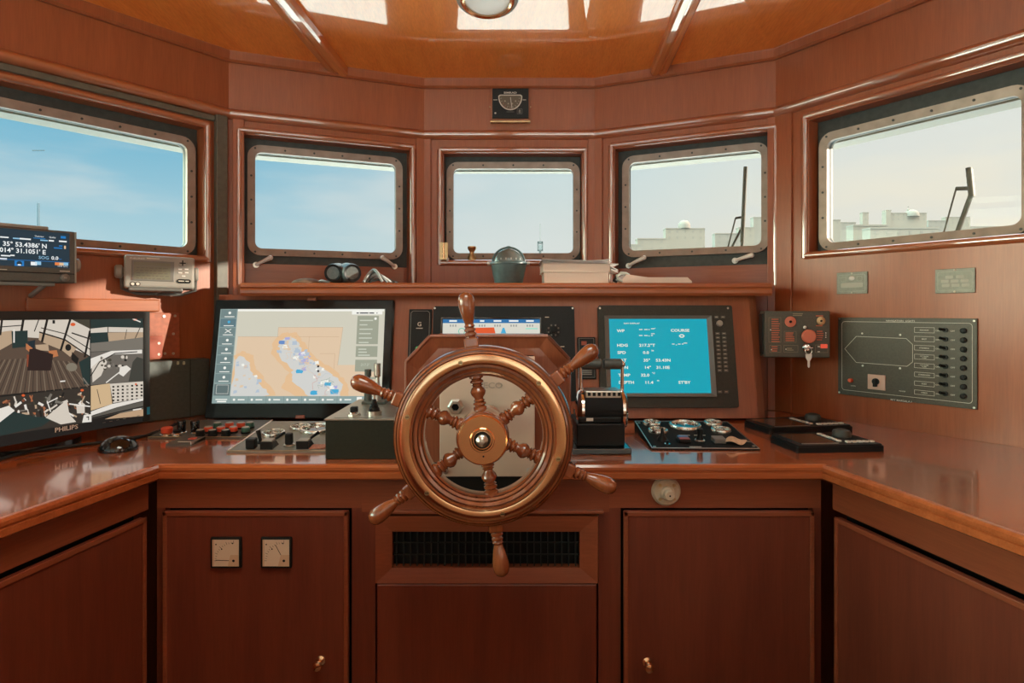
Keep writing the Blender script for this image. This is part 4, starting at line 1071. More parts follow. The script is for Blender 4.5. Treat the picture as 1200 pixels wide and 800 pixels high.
# ================================================================== left monitor showing four ship cameras
Rm = Vector((px_x(175, 1.66), 1.66)); Lm = Vector((px_x(0, 1.33), 1.33)); dv = (Rm-Lm).normalized(); Wm = .515
zb0 = HC-.2935; Hm = .2945
o_ = Rm-dv*Wm; M = frm((o_.x, o_.y, zb0), (dv.x, dv.y, 0))
t = thing('camera_monitor', 'black wide monitor split into deck camera pictures, at the far left', 'monitor', M)
mb = MB(); mb.box(0, Wm, 0, .022, 0, Hm, BLACK, .004); mb.box(.05, Wm-.05, .022, .045, .04, Hm-.05, BLACK, .006); part('housing', mb, t)
m = Map(M, -.001)
sx1 = m(167.5, 400)[0]; sz1 = m(105, 374)[1]; sz0 = m(105, 504.5)[1]; sx0 = Wm-sx1; sx0 = Wm-(Wm-(Wm-sx1))  if False else (Wm-sx1)
mb = MB(); mb.frame(crect(.001, Wm-.001, .001, Hm-.001, 0), crect(sx0, sx1, sz0, sz1, 0), -.003, .0, mat('monitor_bezel', (.022, .024, .024), .3)); bz_ = part('bezel', mb, t)
mb = MB(); a = Map(M, -.0033)(64, 506.5); mb.text('PHILIPS', a[0], a[1], .0105, -.0034, WHITE, 'LEFT', 1.15, .03); part('lettering', mb, bz_)
mb = MB(); a = Map(M, -.0033)(174, 481); mb.rect(Wm-.010, Wm-.001, a[1]-.010, a[1]+.010, -.0034, mat('blue_sticker', (.03, .35, .60), .4)); part('sticker', mb, bz_, 'small blue sticker')
mb = MB()
for k in range(6): a = Map(M, -.0033)(122+k*8, 495-k*1.6); mb.rect(a[0]-.004, a[0]+.004, a[1]-.0008, a[1]+.0008, -.0034, GREYM)
part('key_label', mb, bz_)
mb = MB()
D = lambda n, r, g, b: SW('camera_'+n, srgb(r, g, b), .95)
Y0 = -.0008; Lk_ = [0]
def pg(mm, *pp, k=None):
    """polygon given in photo pixels, clipped to the screen"""
    Lk_[0] += 1; y = Y0-.00001*Lk_[0]
    pts = [(min(max(x, sx0), sx1), min(max(z, sz0), sz1)) for x, z in (on(M, px, py, 0) for px, py in pp)]
    mb.flat(pts, y, mm)
def ln(mm, w_, *pp):
    Lk_[0] += 1; y = Y0-.00001*Lk_[0]
    pts = [(min(max(x, sx0), sx1), min(max(z, sz0), sz1)) for x, z in (on(M, px, py, 0) for px, py in pp)]
    mb.line(pts, w_, y, mm)
def el(mm, px, py, rx, ry, n=16):
    pg(mm, *[(px+rx*cos(2*PI*k/n), py+ry*sin(2*PI*k/n)) for k in range(n)])
PAL = D('pale', 214, 204, 190); DKB = D('dark', 34, 32, 30); BRN = D('brown', 92, 76, 64); BRN2 = D('brown_line', 132, 116, 98); TAN = D('tan', 186, 160, 132); GRA = D('grey', 122, 116, 106); DTL = D('dark_teal', 40, 56, 54); ORA = D('orange', 222, 96, 50); WTE = D('white', 230, 224, 214); OLI = D('olive', 70, 66, 54)
mb.rect(sx0, sx1, sz0, sz1, Y0, DKB)
# big deck view
pg(BRN, (-70, 372), (105, 373), (105, 452), (-70, 470))
pg(PAL, (-70, 372), (105, 373), (105, 417), (84, 408), (45, 396), (0, 393), (-70, 396))
pg(TAN, (-70, 391), (0, 389), (14, 387), (14, 402), (0, 410), (-70, 420))
pg(TAN, (46, 389), (75, 397), (72, 410), (52, 402), (45, 398))
pg(TAN, (75, 398), (90, 407), (82, 418), (72, 410))
pg(OLI, (84, 373), (105, 373), (105, 385), (95, 380))
for a, b, w_ in (((2, 374), (0, 392), .004), ((27, 374), (25, 387), .005), ((55, 374), (49, 400), .005), ((82, 374), (71, 410), .005), ((105, 388), (99, 418), .005)): ln(DKB, w_, a, b)
ln(DKB, .002, (48, 384), (76, 391), (105, 409)); ln(DKB, .003, (46, 389), (76, 398), (105, 418)); ln(DKB, .003, (84, 390), (105, 397)); ln(DKB, .002, (40, 388), (45, 374)); ln(DKB, .002, (-60, 384), (0, 383), (26, 381))
for k in range(34):
    x = -62+k*5.0; ln(BRN2 if k % 2 else D('brown_dark', 62, 52, 46), .0016, (x*.62+16, 420+abs(k-16)*.2), (x, 466-k*.35))
pg(DTL, (13, 388), (32, 387), (32, 406), (14, 408)); ln(WTE, .003, (16, 386), (16, 401))
pg(D('navy', 36, 48, 54), (32, 400), (41, 398), (40, 410), (34, 411))
pg(TAN, (41, 404), (56, 403), (57, 411), (42, 410)); pg(D('orange_wood', 190, 120, 78), (30, 402), (38, 408), (36, 414), (30, 409)); pg(D('orange_wood', 190, 120, 78), (56, 411), (66, 410), (68, 417), (60, 419)); pg(D('red_wood', 140, 70, 48), (31, 415), (35, 416), (34, 431), (31, 429))
pg(D('desk_dark', 48, 36, 34), (34, 409), (40, 408), (62, 415), (59, 434), (32, 434))
el(D('table_grey', 130, 122, 106), 83.5, 430, 6.5, 5); el(DKB, 79.5, 407, 3.5, 4); pg(DKB, (84, 412), (92, 420), (90, 427), (83, 421)); pg(DTL, (92, 424), (105, 417), (105, 450), (98, 450)); ln(GRA, .003, (97, 443), (103, 451)); pg(WTE, (70, 446), (76, 445.5), (76, 447), (70, 447.5))
el(ORA, 85, 380, 3, 2); pg(DKB, (61, 375), (64, 375), (64, 379), (61, 379))
# top right camera
pg(DTL, (105.8, 373), (168, 371), (168, 411), (105.8, 412)); pg(PAL, (105.8, 385), (125, 383), (168, 384), (168, 389), (126, 389), (105.8, 390)); pg(TAN, (126, 389.5), (168, 389), (168, 396), (126, 400)); pg(GRA, (105.8, 402), (126, 400), (168, 395), (168, 409), (105.8, 412)); pg(DTL, (105.8, 393), (126, 392), (127, 400), (105.8, 402)); el(ORA, 158, 374.5, 2.2, 1.2); ln(DKB, .002, (166, 379), (158, 396)); ln(WTE, .003, (155, 372), (164, 377)); ln(DKB, .002, (126, 383), (126, 389)); ln(DKB, .0015, (148, 386), (146, 397))
# middle right camera
pg(D('mid_grey', 108, 102, 94), (105.8, 412.5), (168, 409.5), (168, 446), (105.8, 451)); pg(WTE, (105.8, 420), (130, 411), (166, 409.5), (166, 414), (134, 415), (114, 424), (105.8, 432)); pg(PAL, (107, 430), (121, 418), (125, 424), (118, 440), (108, 448)); pg(WTE, (140, 430), (148, 428), (153, 432), (144, 441), (139, 438)); pg(D('shadow_grey', 66, 66, 60), (155, 424), (160, 418), (167, 420), (167, 446), (150, 447)); ln(WTE, .003, (124, 448), (142, 434))
rn2 = random.Random(5)
for _ in range(26): el(rn2.choice([DKB, GRA, PAL, OLI]), rn2.uniform(118, 148), rn2.uniform(416, 432), rn2.uniform(1, 2.6), rn2.uniform(.8, 2))
ln(DKB, .0025, (106, 440), (116, 424), (134, 414), (160, 412))
# lower right camera
pg(D('cream', 210, 180, 140), (105.8, 452), (128, 449), (131, 473), (105.8, 481)); pg(PAL, (128, 449.5), (168, 446.5), (168, 466), (132, 472)); 
for k in range(7):
    for r_ in range(5): x = 131+k*5.5; pg(DKB if k != 3 else GRA, (x, 452+r_*4-k*.3), (x+2.4, 452+r_*4-k*.3), (x+2.4, 454+r_*4-k*.3), (x, 454+r_*4-k*.3))
pg(WTE, (105.8, 482), (131, 473), (168, 466), (168, 469), (136, 477), (105.8, 487)); pg(D('rail_grey', 96, 92, 84), (136, 477), (168, 470), (168, 480), (136, 484), (105.8, 491), (105.8, 488)); pg(D('cream2', 190, 158, 126), (122, 491), (140, 484), (168, 479), (168, 487), (122, 491)); ln(DKB, .003, (105.8, 490), (136, 483), (168, 476)); ln(DKB, .0015, (113, 456), (117, 473)); pg(WTE, (155, 479.5), (165, 478), (165, 479.5), (155, 481)); el(ORA, 158.5, 450, 1.2, 1.2)
# lower left camera: crowded engine room
pg(D('engine_dark', 58, 52, 46), (-70, 473), (105, 453), (105, 494), (-70, 521))
for _ in range(150):
    x = rn2.uniform(-60, 103); y = 459+(103-x)*.10+rn2.uniform(0, 26); mm = rn2.choice([DKB, GRA, PAL, WTE, D('rust', 170, 104, 70), D('rust2', 130, 78, 56), OLI, TAN]); a_ = rn2.uniform(0, PI); l_ = rn2.uniform(1.5, 5); w_ = rn2.uniform(.5, 1.5)
    pg(mm, (x-l_*cos(a_)-w_*sin(a_), y-l_*sin(a_)+w_*cos(a_)), (x+l_*cos(a_)-w_*sin(a_), y+l_*sin(a_)+w_*cos(a_)), (x+l_*cos(a_)+w_*sin(a_), y+l_*sin(a_)-w_*cos(a_)), (x-l_*cos(a_)+w_*sin(a_), y-l_*sin(a_)-w_*cos(a_)))
pg(DTL, (-20, 500), (14, 482), (40, 488), (62, 489), (48, 499), (-20, 515)); pg(WTE, (0, 478), (9, 475), (16, 481), (-2, 495), (-30, 500), (-30, 484)); pg(PAL, (52, 489), (77, 468), (80, 485), (88, 494), (70, 497)); pg(PAL, (88, 474), (98, 474), (98, 484), (89, 484)); pg(WTE, (97, 486), (106, 485), (106, 494), (95, 495)); pg(DKB, (100, 488), (103, 487.5), (103, 492), (102, 492), (102, 489), (100, 489)); ln(WTE, .003, (80, 473), (104, 476)); ln(WTE, .0025, (54, 470), (58, 482)); ln(WTE, .0025, (54, 472), (66, 466))
for x, y in ((26, 463), (95, 457)): el(ORA, x, y, 2, 1.4)
part('screen', mb, t, 'lit screen with ship camera pictures')
mb = MB(); cxm = Wm*.5; mb.box(cxm-.03, cxm+.03, .046, .066, .002, .16, BLACK, .006); part('stand_neck', mb, t)
mb = MB(); mb.hprism([(cxm+.11*cos(a), .060+.060*sin(a)) for a in [2*PI*k/32 for k in range(32)]], DESK-zb0+.0005, DESK-zb0+.012, BLACKG); part('stand_base', mb, t)
# cables running from behind the monitor to the button panel
for nm, pts, lab in (('power_cable', ((128, 514), (160, 507), (190, 500), (216, 494)), 'black cable running from the mouse towards the button panel'), ('signal_cable', ((-30, 540), (30, 524), (80, 517), (128, 511), (165, 505), (205, 499)), 'thin black cable along the foot of the camera monitor')):
    mb = MB(); pp = []
    for k, (px, py) in enumerate(pts):
        p = desk(px, py+6, DESK+.004); pp.append(p)
    if nm == 'power_cable': pp[-1].z += .018; pp[-2].z += .006
    sm = []
    for i in range(len(pp)-1):
        for f in (0, .25, .5, .75):
            a0 = pp[max(i-1, 0)]; a1 = pp[i]; a2 = pp[i+1]; a3 = pp[min(i+2, len(pp)-1)]
            sm.append(.5*((2*a1)+(-a0+a2)*f+(2*a0-5*a1+4*a2-a3)*f*f+(-a0+3*a1-3*a2+a3)*f**3))
    sm.append(pp[-1]); mb.tube(sm, .0038, BLACK, 8); tag(mb.build(nm), lab, 'cable')

# ================================================================== left wall
def onA(px, py, y=0): return on(FA, px, py, y)
def wall_thing(M, px, py, y): a = on(M, px, py, y); return M @ Matrix.Translation((a[0], y, a[1]))
# flat wooden backing board and the screwed red plate
T = wall_thing(FA, 188, 351, 0); m = Map(T, -.012)
a = m(31, 350.5); b = m(187, 365)
mb = MB(); mb.box(a[0], b[0], -.012, -.0005, b[1], 0, MAHX, .003); o = mb.build('backing_board'); o.matrix_world = T; tag(o, 'flat wooden board on the wall behind the camera monitor', 'board')
T = wall_thing(FA, 192, 392, 0); m = Map(T, -.016)
t = thing('cover_plate', 'red brown cover plate with small screws right of the camera monitor', 'plate', T)
a = m(172, 366.5); b = m(211, 419.5); RB = mat('red_brown_plate', (.40, .105, .045), .5, noise=.2, scale=80)
mb = MB(); mb.box(a[0], b[0], -.016, -.0005, b[1], a[1], RB, .002); a2 = m(172, 394); b2 = m(190, 419); mb.box(a2[0], b2[0], -.0185, -.016, b2[1], a2[1], mat('red_plate_patch', (.42, .08, .035), .5), .001); part('plate', mb, t)
for px, py in ((192, 370.5), (205, 370), (203, 391), (186, 402), (186, 415), (193, 414), (203, 414)):
    mb = MB(); c1 = m(px, py); mb.cyl(.004, .0025, STEEL, (c1[0], -.016, c1[1]), '-y', 10); part('screw', mb, t)
# dark green-grey cabinet box against the wall
T = wall_thing(FA, 206, 420.5, 0); m = Map(T, -.05)
a = m(176, 420.5); b = m(247, 421)
zbox = DESK-T.translation.z+.001
t = thing('equipment_box', 'dark green grey metal box between the camera monitor and the chart display', 'box', T)
xe = on(T, 246, 450, -.05)[0]; xe = min(xe, LA-(FA.inverted() @ T.translation).x-.03)
mb = MB(); mb.box(a[0]-.12, xe, -.05, -.001, zbox, 0, GREYD, .003); part('housing', mb, t)
c1 = m(223, 421); mb = MB(); mb.box(c1[0]-.0008, c1[0]+.0008, -.0508, -.0495, zbox+.002, -.002, BLACKM); part('door_seam', mb, t)
mb = MB(); PGR = mat('pale_green_print', (.62, .70, .55), .5)
for px in (208.5, 215.5): c1 = m(px, 427); mb.text('8', c1[0], c1[1], .010, -.0503, PGR, 'CENTER', 1.1, .05)
part('lettering', mb, t)

# ---- position plotter on its bracket
Rp = Vector((px_x(89, 1.56), 1.56)); Lp = Vector((px_x(0, 1.445), 1.445)); dv = (Rp-Lp).normalized(); Wp = .265
zt_ = HC+(CY-271.5)*1.56/FPX; zb_ = HC+(CY-332)*1.56/FPX; o_ = Rp-dv*Wp
M = frm((o_.x, o_.y, zb_), (dv.x, dv.y, 0), (0, 0, 1)); Hp = zt_-zb_
t = thing('position_plotter', 'dark grey display with white position coordinates, in front of the left side window', 'display', M)
HSG = mat('plotter_grey', (.10, .105, .095), .42, noise=.1, scale=200)
mb = MB(); mb.box(0, Wp, 0, .045, 0, Hp, HSG, .004); mb.box(.02, Wp-.055, .006, .040, Hp-.001, Hp+.008, GREYL, .003); mb.box(Wp-.0025, Wp+.0012, -.001, .044, .001, Hp-.001, GREYL, .001); part('housing', mb, t)
m = Map(M, -.001); seam = m(45, 319.5)[1]
mb = MB(); mb.box(.001, Wp-.003, -.0015, .001, seam-.001, seam+.001, BLACKM); part('seam', mb, t)
sx0, sz1 = .012, m(45, 269.5)[1]; sx1 = m(81.5, 280)[0]; sz0 = m(81.5, 314.5)[1]; sz1 = m(81.5, 273.5)[1]
mb = MB(); NAVY = C_('plotter_navy', 34, 54, 66); BLUL = C_('plotter_blue', 30, 120, 190); PWH = C_('plotter_white', 236, 240, 240); PLB = C_('plotter_lightblue', 140, 190, 220)
mb.rect(sx0, sx1, sz0, sz1, -.0008, NAVY)
def pt(s_, px, py, h, mm, bold=.02, al='LEFT', sx=1.):
    a = on(M, px, py, 0); mb.text(s_, a[0], a[1], h, -.0012, mm, al, sx, bold)
pt("35° 53.4386' N", 55, 291, .0108, PWH, .03, 'RIGHT', .93); pt("014° 31.1051' E", 53.5, 298, .0108, PWH, .03, 'RIGHT', .93)
pt('SOG', 45, 303.2, .0075, PLB, .01); pt('0.0', 60, 304, .0085, PWH, .03); pt('kn', 69, 304.2, .004, BLUL)
pt('Overview', 40.5, 277.3, .0038, PWH, .01, sx=.85); pt('Quality', 57.5, 278.6, .0038, PWH, .01, sx=.85)
def bar(px0, px1, py, hh_, mm, k=1):
    a = on(M, px0, py, 0); b = on(M, px1, py+.09*(px1-px0)*.9, 0); mb.flat([(a[0], a[1]-hh_/2), (b[0], b[1]-hh_/2), (b[0], b[1]+hh_/2), (a[0], a[1]+hh_/2)] if False else [(a[0], a[1]-hh_/2), (b[0], a[1]-hh_/2), (b[0], a[1]+hh_/2), (a[0], a[1]+hh_/2)], -.0010-.00005*k, mm)
bar(39, 53, 278.7, .0016, BLUL); bar(0, 10, 277.5, .003, PWH); bar(15, 23, 279, .003, PLB); bar(23, 36, 279.5, .0035, PWH); bar(47, 56, 281.3, .003, PLB); bar(57, 63, 281.8, .0035, PWH); bar(69, 78, 282.5, .0035, PWH); bar(71, 77, 277.8, .006, BLUL); bar(63, 73, 290.3, .0028, BLUL); bar(69, 73, 288, .0028, BLUL); bar(75, 77, 289.7, .008, C_('plotter_cream', 226, 190, 150)); bar(1, 12, 299.2, .003, PWH); bar(0, 8, 303, .004, PWH); bar(12, 17, 299, .003, PWH)
mb.rect(sx0, sx1, on(M, 40, 305.4, 0)[1]-.0005, on(M, 40, 305.4, 0)[1]+.0005, -.0011, BLUL)
for px, py, mm, s_ in ((22.5, 308.5, BLUL, .009), (39.5, 308.8, PWH, .006), (44.5, 308.3, PLB, .006), (67, 309, C_('plotter_orange', 226, 130, 70), .005), (72, 309.3, C_('plotter_cream', 226, 190, 150), .005), (77, 309.3, PLB, .005)):
    a = on(M, px, py, 0); mb.rect(a[0]-s_, a[0]+s_, a[1]-s_*.7, a[1]+s_*.7, -.0012, mm)
a = on(M, 22.5, 308.5, 0); mb.disc(a[0], a[1], .0055, -.0013, NAVY, 14); mb.rect(a[0]-.003, a[0]+.003, a[1]-.005, a[1]-.002, -.0014, PWH)
pt('14:41 UTC', 79.5, 313, .0035, PWH, .0, 'RIGHT')
part('screen', mb, t, 'lit dark blue screen with white figures')
mb = MB(); a = m(76, 325.5); mb.lathe([(.010, 0), (.010, .005), (.007, .007), (.0001, .0072)], GREYM, (a[0], -.0005, a[1]), '-y', 20); mb.box(a[0]-.003, a[0]+.003, -.0085, -.0075, a[1]-.002, a[1]+.002, GREYL); part('power_button', mb, t)
mb = MB(); a = m(70, 317.5); b = m(82, 318); mb.rect(a[0], b[0], b[1]-.0007, b[1]+.0012, -.0007, LINE); a = m(2, 315.5); mb.rect(a[0]-.008, a[0]+.01, a[1]-.001, a[1]+.001, -.0007, LINE); part('print', mb, t)
mb = MB(); mb.lathe([(.014, 0), (.017, .003), (.017, .009), (.013, .012)], GREYL, (Wp+.001, .02, Hp*.36), 'x', 20); part('bracket_knob', mb, t, 'grey bracket knob')
FBm = M.inverted() @ FA
mb = MB(); 
wallp = lambda x, z: (lambda p: p)(M.inverted() @ (FA @ Vector(((FA.inverted() @ (M @ Vector((x, .02, z)))).x, 0, (FA.inverted() @ (M @ Vector((x, .02, z)))).z))))
for x in (.03, Wp-.06):
    p0 = Vector((x, .030, -.006)); p1 = wallp(x, -.03); mb.tube([tuple(p0+Vector((0, 0, .008))), tuple(p0), tuple(p1)], .006, GREYL, 8)
mb.box(.02, Wp-.04, .015, .045, -.008, .001, GREYL, .002); part('bracket', mb, t)

# ---- small grey navigator
Yn = 1.775
dv = Vector((.86, .50)).normalized(); cxn = px_x(187.5, Yn); zc = HC+(CY-318.5)*Yn/FPX
wn, hn = .178, .094
M = frm((cxn, Yn, zc), (dv.x, dv.y, 0), (0, .10, 1)) @ Matrix.Rotation(math.radians(.8), 4, 'Y')
t = thing('satellite_navigator', 'small light grey navigator with a dim screen, under the left side window', 'display', M)
mb = MB(); mb.box(-wn/2, wn/2, 0, .05, -hn/2, hn/2, GREYL, .007, 3); mb.box(-wn/2+.012, wn/2-.03, .006, .05, -hn/2-.008, -hn/2+.004, GREYM, .003); part('housing', mb, t)
m = Map(M, -.001)
a = m(154.5, 304.5); b = m(204, 330); mb = MB(); mb.box(a[0], b[0], -.002, .001, b[1], a[1], GREYM, .001); part('screen_bezel', mb, t)
a = m(157, 306.5); b = m(199.5, 328); mb = MB(); mb.rect(a[0], b[0], b[1], a[1], -.0024, mat('dim_lcd', (.21, .21, .15), .25)); mb.rect(a[0], b[0], a[1]-.012, a[1]-.010, -.0026, GREYM)
rn3 = random.Random(9)
for r_ in range(5):
    x = a[0]+.006
    while x < b[0]-.012:
        l_ = rn3.uniform(.004, .012); mb.rect(x, x+l_, a[1]-.018-.0075*r_, a[1]-.0152-.0075*r_, -.0026, mat('lcd_ink', (.12, .12, .085), .3)); x += l_+.004
part('screen', mb, t, 'dim olive screen')
c1 = m(214, 308.5); mb = MB(); mb.lathe([(.012, 0), (.012, .003), (.010, .004), (.0001, .004)], GREYL, (c1[0], -.0005, c1[1]), '-y', 24); mb.box(c1[0]-.008, c1[0]+.008, -.0055, -.004, c1[1]-.0015, c1[1]+.0015, BLACKM); mb.box(c1[0]-.0015, c1[0]+.0015, -.0055, -.004, c1[1]-.008, c1[1]+.008, BLACKM); part('direction_pad', mb, t)
for px, py in ((211, 315.5), (218.5, 315.5), (211, 319.5), (218.5, 319.5), (215, 323.5)):
    c1 = m(px, py); mb = MB(); mb.box(c1[0]-.005, c1[0]+.005, -.0022, 0, c1[1]-.0018, c1[1]+.0018, WHITE, .0008); part('key', mb, t, 'pale key')
c1 = m(215.5, 329.5); mb = MB(); mb.prism(rrect(c1[0]-.018, c1[0]+.018, c1[1]-.006, c1[1]+.006, .0055, 4), -.002, 0, BLACK); mb.rect(c1[0]-.014, c1[0]+.001, c1[1]-.001, c1[1]+.0015, -.0023, LINE); mb.rect(c1[0]+.004, c1[0]+.013, c1[1]-.001, c1[1]+.0015, -.0023, LINE); part('power_key', mb, t)
mb = MB()
for px in (155.5, 161.5): c1 = m(px, 332.5); mb.disc(c1[0], c1[1], .0065, -.0012, BLACK, 16); mb.disc(c1[0], c1[1], .0045, -.0014, LINE, 14)
c1 = m(152, 303); mb.text('FURUNO', c1[0], c1[1], .0040, -.0014, WHITE, 'LEFT', 1.6, .02); c1 = m(172, 303.2); mb.rect(c1[0], c1[0]+.032, c1[1], c1[1]+.0032, -.0014, LINE)
part('front_print', mb, t)
for sx_, d_ in ((-1, '-x'), (1, 'x')):
    mb = MB(); mb.lathe([(.008, 0), (.019, .006), (.020, .012), (.019, .020), (.014, .024), (.0001, .0245)] if sx_ < 0 else [(.010, 0), (.021, .003), (.021, .009), (.017, .012), (.0001, .0125)], GREYL, (sx_*(wn/2-.001), .025, .0), d_, 24); part('bracket_knob', mb, t)
mb = MB(); Wp_ = M.inverted()
pw = M.inverted() @ (FA @ Vector(((FA.inverted() @ M.translation).x, 0, zc-.03-0)))
mb.tube([(-wn/2-.006, .025, 0), (-wn/2-.006, .05, -.045), (-wn/2+.03, .062, -.058), (wn/2-.03, .062, -.058), (wn/2+.004, .05, -.045), (wn/2+.004, .025, 0)], .005, GREYM, 8); mb.tube([(0, .06, -.058), tuple(pw)], .010, GREYM, 10); part('bracket', mb, t)

# ================================================================== front wall instruments
T = wall_thing(FC, 598.5, 121.5, 0); m = Map(T, -.018)
t = thing('rudder_indicator', 'black square gauge with a half round dial above the middle window', 'gauge', T)
a = m(575.5, 102.8); b = m(620.5, 142); w_ = (b[0]-a[0])/2; xc = (a[0]+b[0])/2
mb = MB(); mb.box(a[0]-.002, b[0]+.002, -.012, -.0005, b[1]-.003, a[1]+.001, MAHX, .002); mb.box(a[0]-.003, b[0]+.003, -.020, -.0005, b[1]-.004, b[1]+.002, BRASSD, .001); part('surround', mb, t)
c_, d_ = m(577, 103.5), m(619.5, 138.5); mb = MB(); mb.box(c_[0], d_[0], -.018, -.0115, d_[1], c_[1], BLACK, .001); part('face', mb, t)
cc = m(598, 113.5); rr_ = .0445*.98*.5*2*.62; r0 = m(612, 113)[0]-cc[0]
def dome(r_, top): return [(cc[0]-r_*.86, cc[1]+top), (cc[0]-r_, cc[1]+top*.4)]+[(cc[0]+r_*cos(PI+PI*k/20), cc[1]+r_*1.12*sin(PI+PI*k/20)) for k in range(21)]+[(cc[0]+r_, cc[1]+top*.4), (cc[0]+r_*.86, cc[1]+top)]
mb = MB(); mb.frame(dome(r0, .0075), dome(r0-.0035, .0045), -.0205, -.0175, LINE); part('dial_rim', mb, t)
mb = MB(); mb.flat(dome(r0-.003, .005), -.0184, mat('dial_brown', (.13, .10, .065), .4))
for k in range(11):
    A = PI+PI*(k+.5)/11; mb.line([(cc[0]+r0*.72*cos(A), cc[1]+r0*.80*sin(A)), (cc[0]+r0*.84*cos(A), cc[1]+r0*.94*sin(A))], .0008, -.0186, PINKR if k in (2, 3) else LINE)
for k in range(4):
    A = PI+PI*(.2+.2*k); mb.disc(cc[0]+r0*.55*cos(A), cc[1]+r0*.6*sin(A), .003, -.0186, mat('dial_mark', (.42, .36, .26), .5), 10)
part('dial', mb, t)
mb = MB(); mb.line([(cc[0]+.0005, cc[1]-.002), (cc[0]+.006, cc[1]-r0*.95)], .0022, -.0190, LINE); part('pointer', mb, t)
mb = MB(); c1 = m(598, 109.6); mb.text('SIMRAD', c1[0], c1[1], .0065, -.0183, LINE, 'CENTER', 1.5, .04)
for x0_, x1_ in ((578, 583), (612.5, 616.5)): p0, p1 = m(x0_, 117), m(x1_, 117); mb.rect(p0[0], p1[0], p0[1]-.001, p0[1]+.001, -.0183, LINE)
c1 = m(598, 131); mb.rect(c1[0]-.014, c1[0]+.014, c1[1]-.0007, c1[1]+.0007, -.0183, MATS['grey_print']); c1 = m(580.5, 132.5); mb.disc(c1[0], c1[1], .0035, -.0183, LINE, 12); c1 = m(609, 130.5); mb.line([(c1[0]-.009, c1[1]-.009), (c1[0]+.009, c1[1]-.009), (c1[0]+.009, c1[1]+.009), (c1[0]-.009, c1[1]+.009)], .001, -.0183, MATS['grey_print'], True); mb.disc(c1[0], c1[1]+.002, .004, -.0183, MATS['grey_print'], 12); mb.rect(c1[0]-.0045, c1[0]+.0045, c1[1]-.006, c1[1]-.003, -.0183, MATS['grey_print'])
part('front_print', mb, t)
for px in (574, 621.8):
    mb = MB(); c1 = m(px, 124); mb.sphere(.003, BRASSD, (c1[0], -.006, c1[1]), seg=10, rings=6); part('side_screw', mb, t)

# hinge bracket and turned brass catch at the middle window
T = FC; m = Map(T, -.012); w3 = bpy.data.objects['window_3']
a = m(515, 305); b = m(525, 284); mb = MB(); mb.box(a[0], b[0], -.016, -.012, a[1]+.002, b[1], BRASSD, .001); mb.box(a[0], b[0], -.0125, .0, a[1]+.002, a[1]+.010, BRASSD); t = part('hinge_bracket', mb, w3, 'brass hinge bracket')
mb = MB(); mb.cyl(.004, b[1]-a[1]-.01, BRASS, ((a[0]+b[0])/2, -.018, a[1]+.006), 'z', 12); part('hinge_pin', mb, t)
mb = MB(); c1 = m(524.5, 304); mb.box(c1[0]-.003, c1[0]+.005, -.020, -.012, c1[1]-.006, c1[1]+.006, WHITE, .001); part('hinge_stop', mb, t)
zs_ = oC[2]
T = FC @ Matrix.Translation((on(FC, 553, 300, .02)[0], .022, zs_)); t = thing('brass_catch', 'little turned brass catch standing on the sill of the middle window', 'catch', T)
mb = MB(); mb.lathe([(.0165, 0), (.0165, .012), (.0135, .022), (.0085, .031), (.0085, .036), (.014, .044), (.017, .050), (.016, .053)], BRASSD, seg=20); part('stem', mb, t)
mb = MB(); mb.lathe([(.0155, .053), (.0155, .056), (.006, .058), (.0001, .058)], BRASSD, seg=20); part('cap', mb, t)

# ================================================================== things on the shelf
def shelfpos(px, Y): return (px_x(px, Y), Y, SHELF_TOP)
# globe compass
Yc_ = 1.94; T = frm(shelfpos(596, Yc_))
t = thing('globe_compass', 'dark green blue globe compass with a clear dome, middle of the shelf', 'compass', T)
CB = mat('compass_body', (.085, .150, .155), .32, coat=.3, noise=.2, scale=60)
s_ = Yc_/FPX
zoff = (px_z(330, Yc_)-SHELF_TOP)
mb = MB(); mb.lathe([(16*s_, 0), (16.5*s_, .004), (18.5*s_, .030), (20.5*s_, .055), (20.8*s_, .062), (19.5*s_, .066), (.0001, .066)], CB, seg=40); part('bowl', mb, t)
mb = MB(); mb.ring([(20.5*s_, .060), (22*s_, .063), (22*s_, .067), (20.5*s_, .070), (18.5*s_, .070), (18.5*s_, .060)], CB, seg=48)
for sx_ in (-1, 1): mb.cyl(.006, .012, STEEL, (sx_*20.5*s_, 0, .066), 'x' if sx_ > 0 else '-x', 12, .001)
part('gimbal_ring', mb, t)
mb = MB(); mb.lathe([(18.3*s_, .067)]+[(18.3*s_*cos(a), .067+17.5*s_*sin(a)) for a in [PI/2*k/10 for k in range(1, 10)]]+[(.0001, .067+17.5*s_)], mat('compass_dome', (.11, .15, .15), .06, coat=1.), seg=40); mb.cyl(.007, .008, CB, (0, 0, .067+17*s_), 'z', 14, .001); part('dome', mb, t)
mb = MB(); mb.tube([(18.8*s_*cos(a), -.004, .067+18.2*s_*sin(a)) for a in [PI*k/20 for k in range(21)]], .0035, CB, 8); part('hoop', mb, t)
for k in range(6):  # pale marks painted as glints, standing in for reflections on the dome
    A = -PI/2+(k-2.5)*.34; mb = MB(); rr2 = 18.5*s_; mb.box(-.0018, .0018, -.0004, .0004, .001, .007, mat('dome_glint', (.40, .44, .42), .5)); mb.v = [tuple(Matrix.Translation((rr2*.965*cos(A), rr2*.965*sin(A), .074)) @ Matrix.Rotation(A+PI/2, 4, 'Z') @ Vector(v)) for v in mb.v]; part('glint_mark', mb, t, 'pale glint painted on the compass dome')
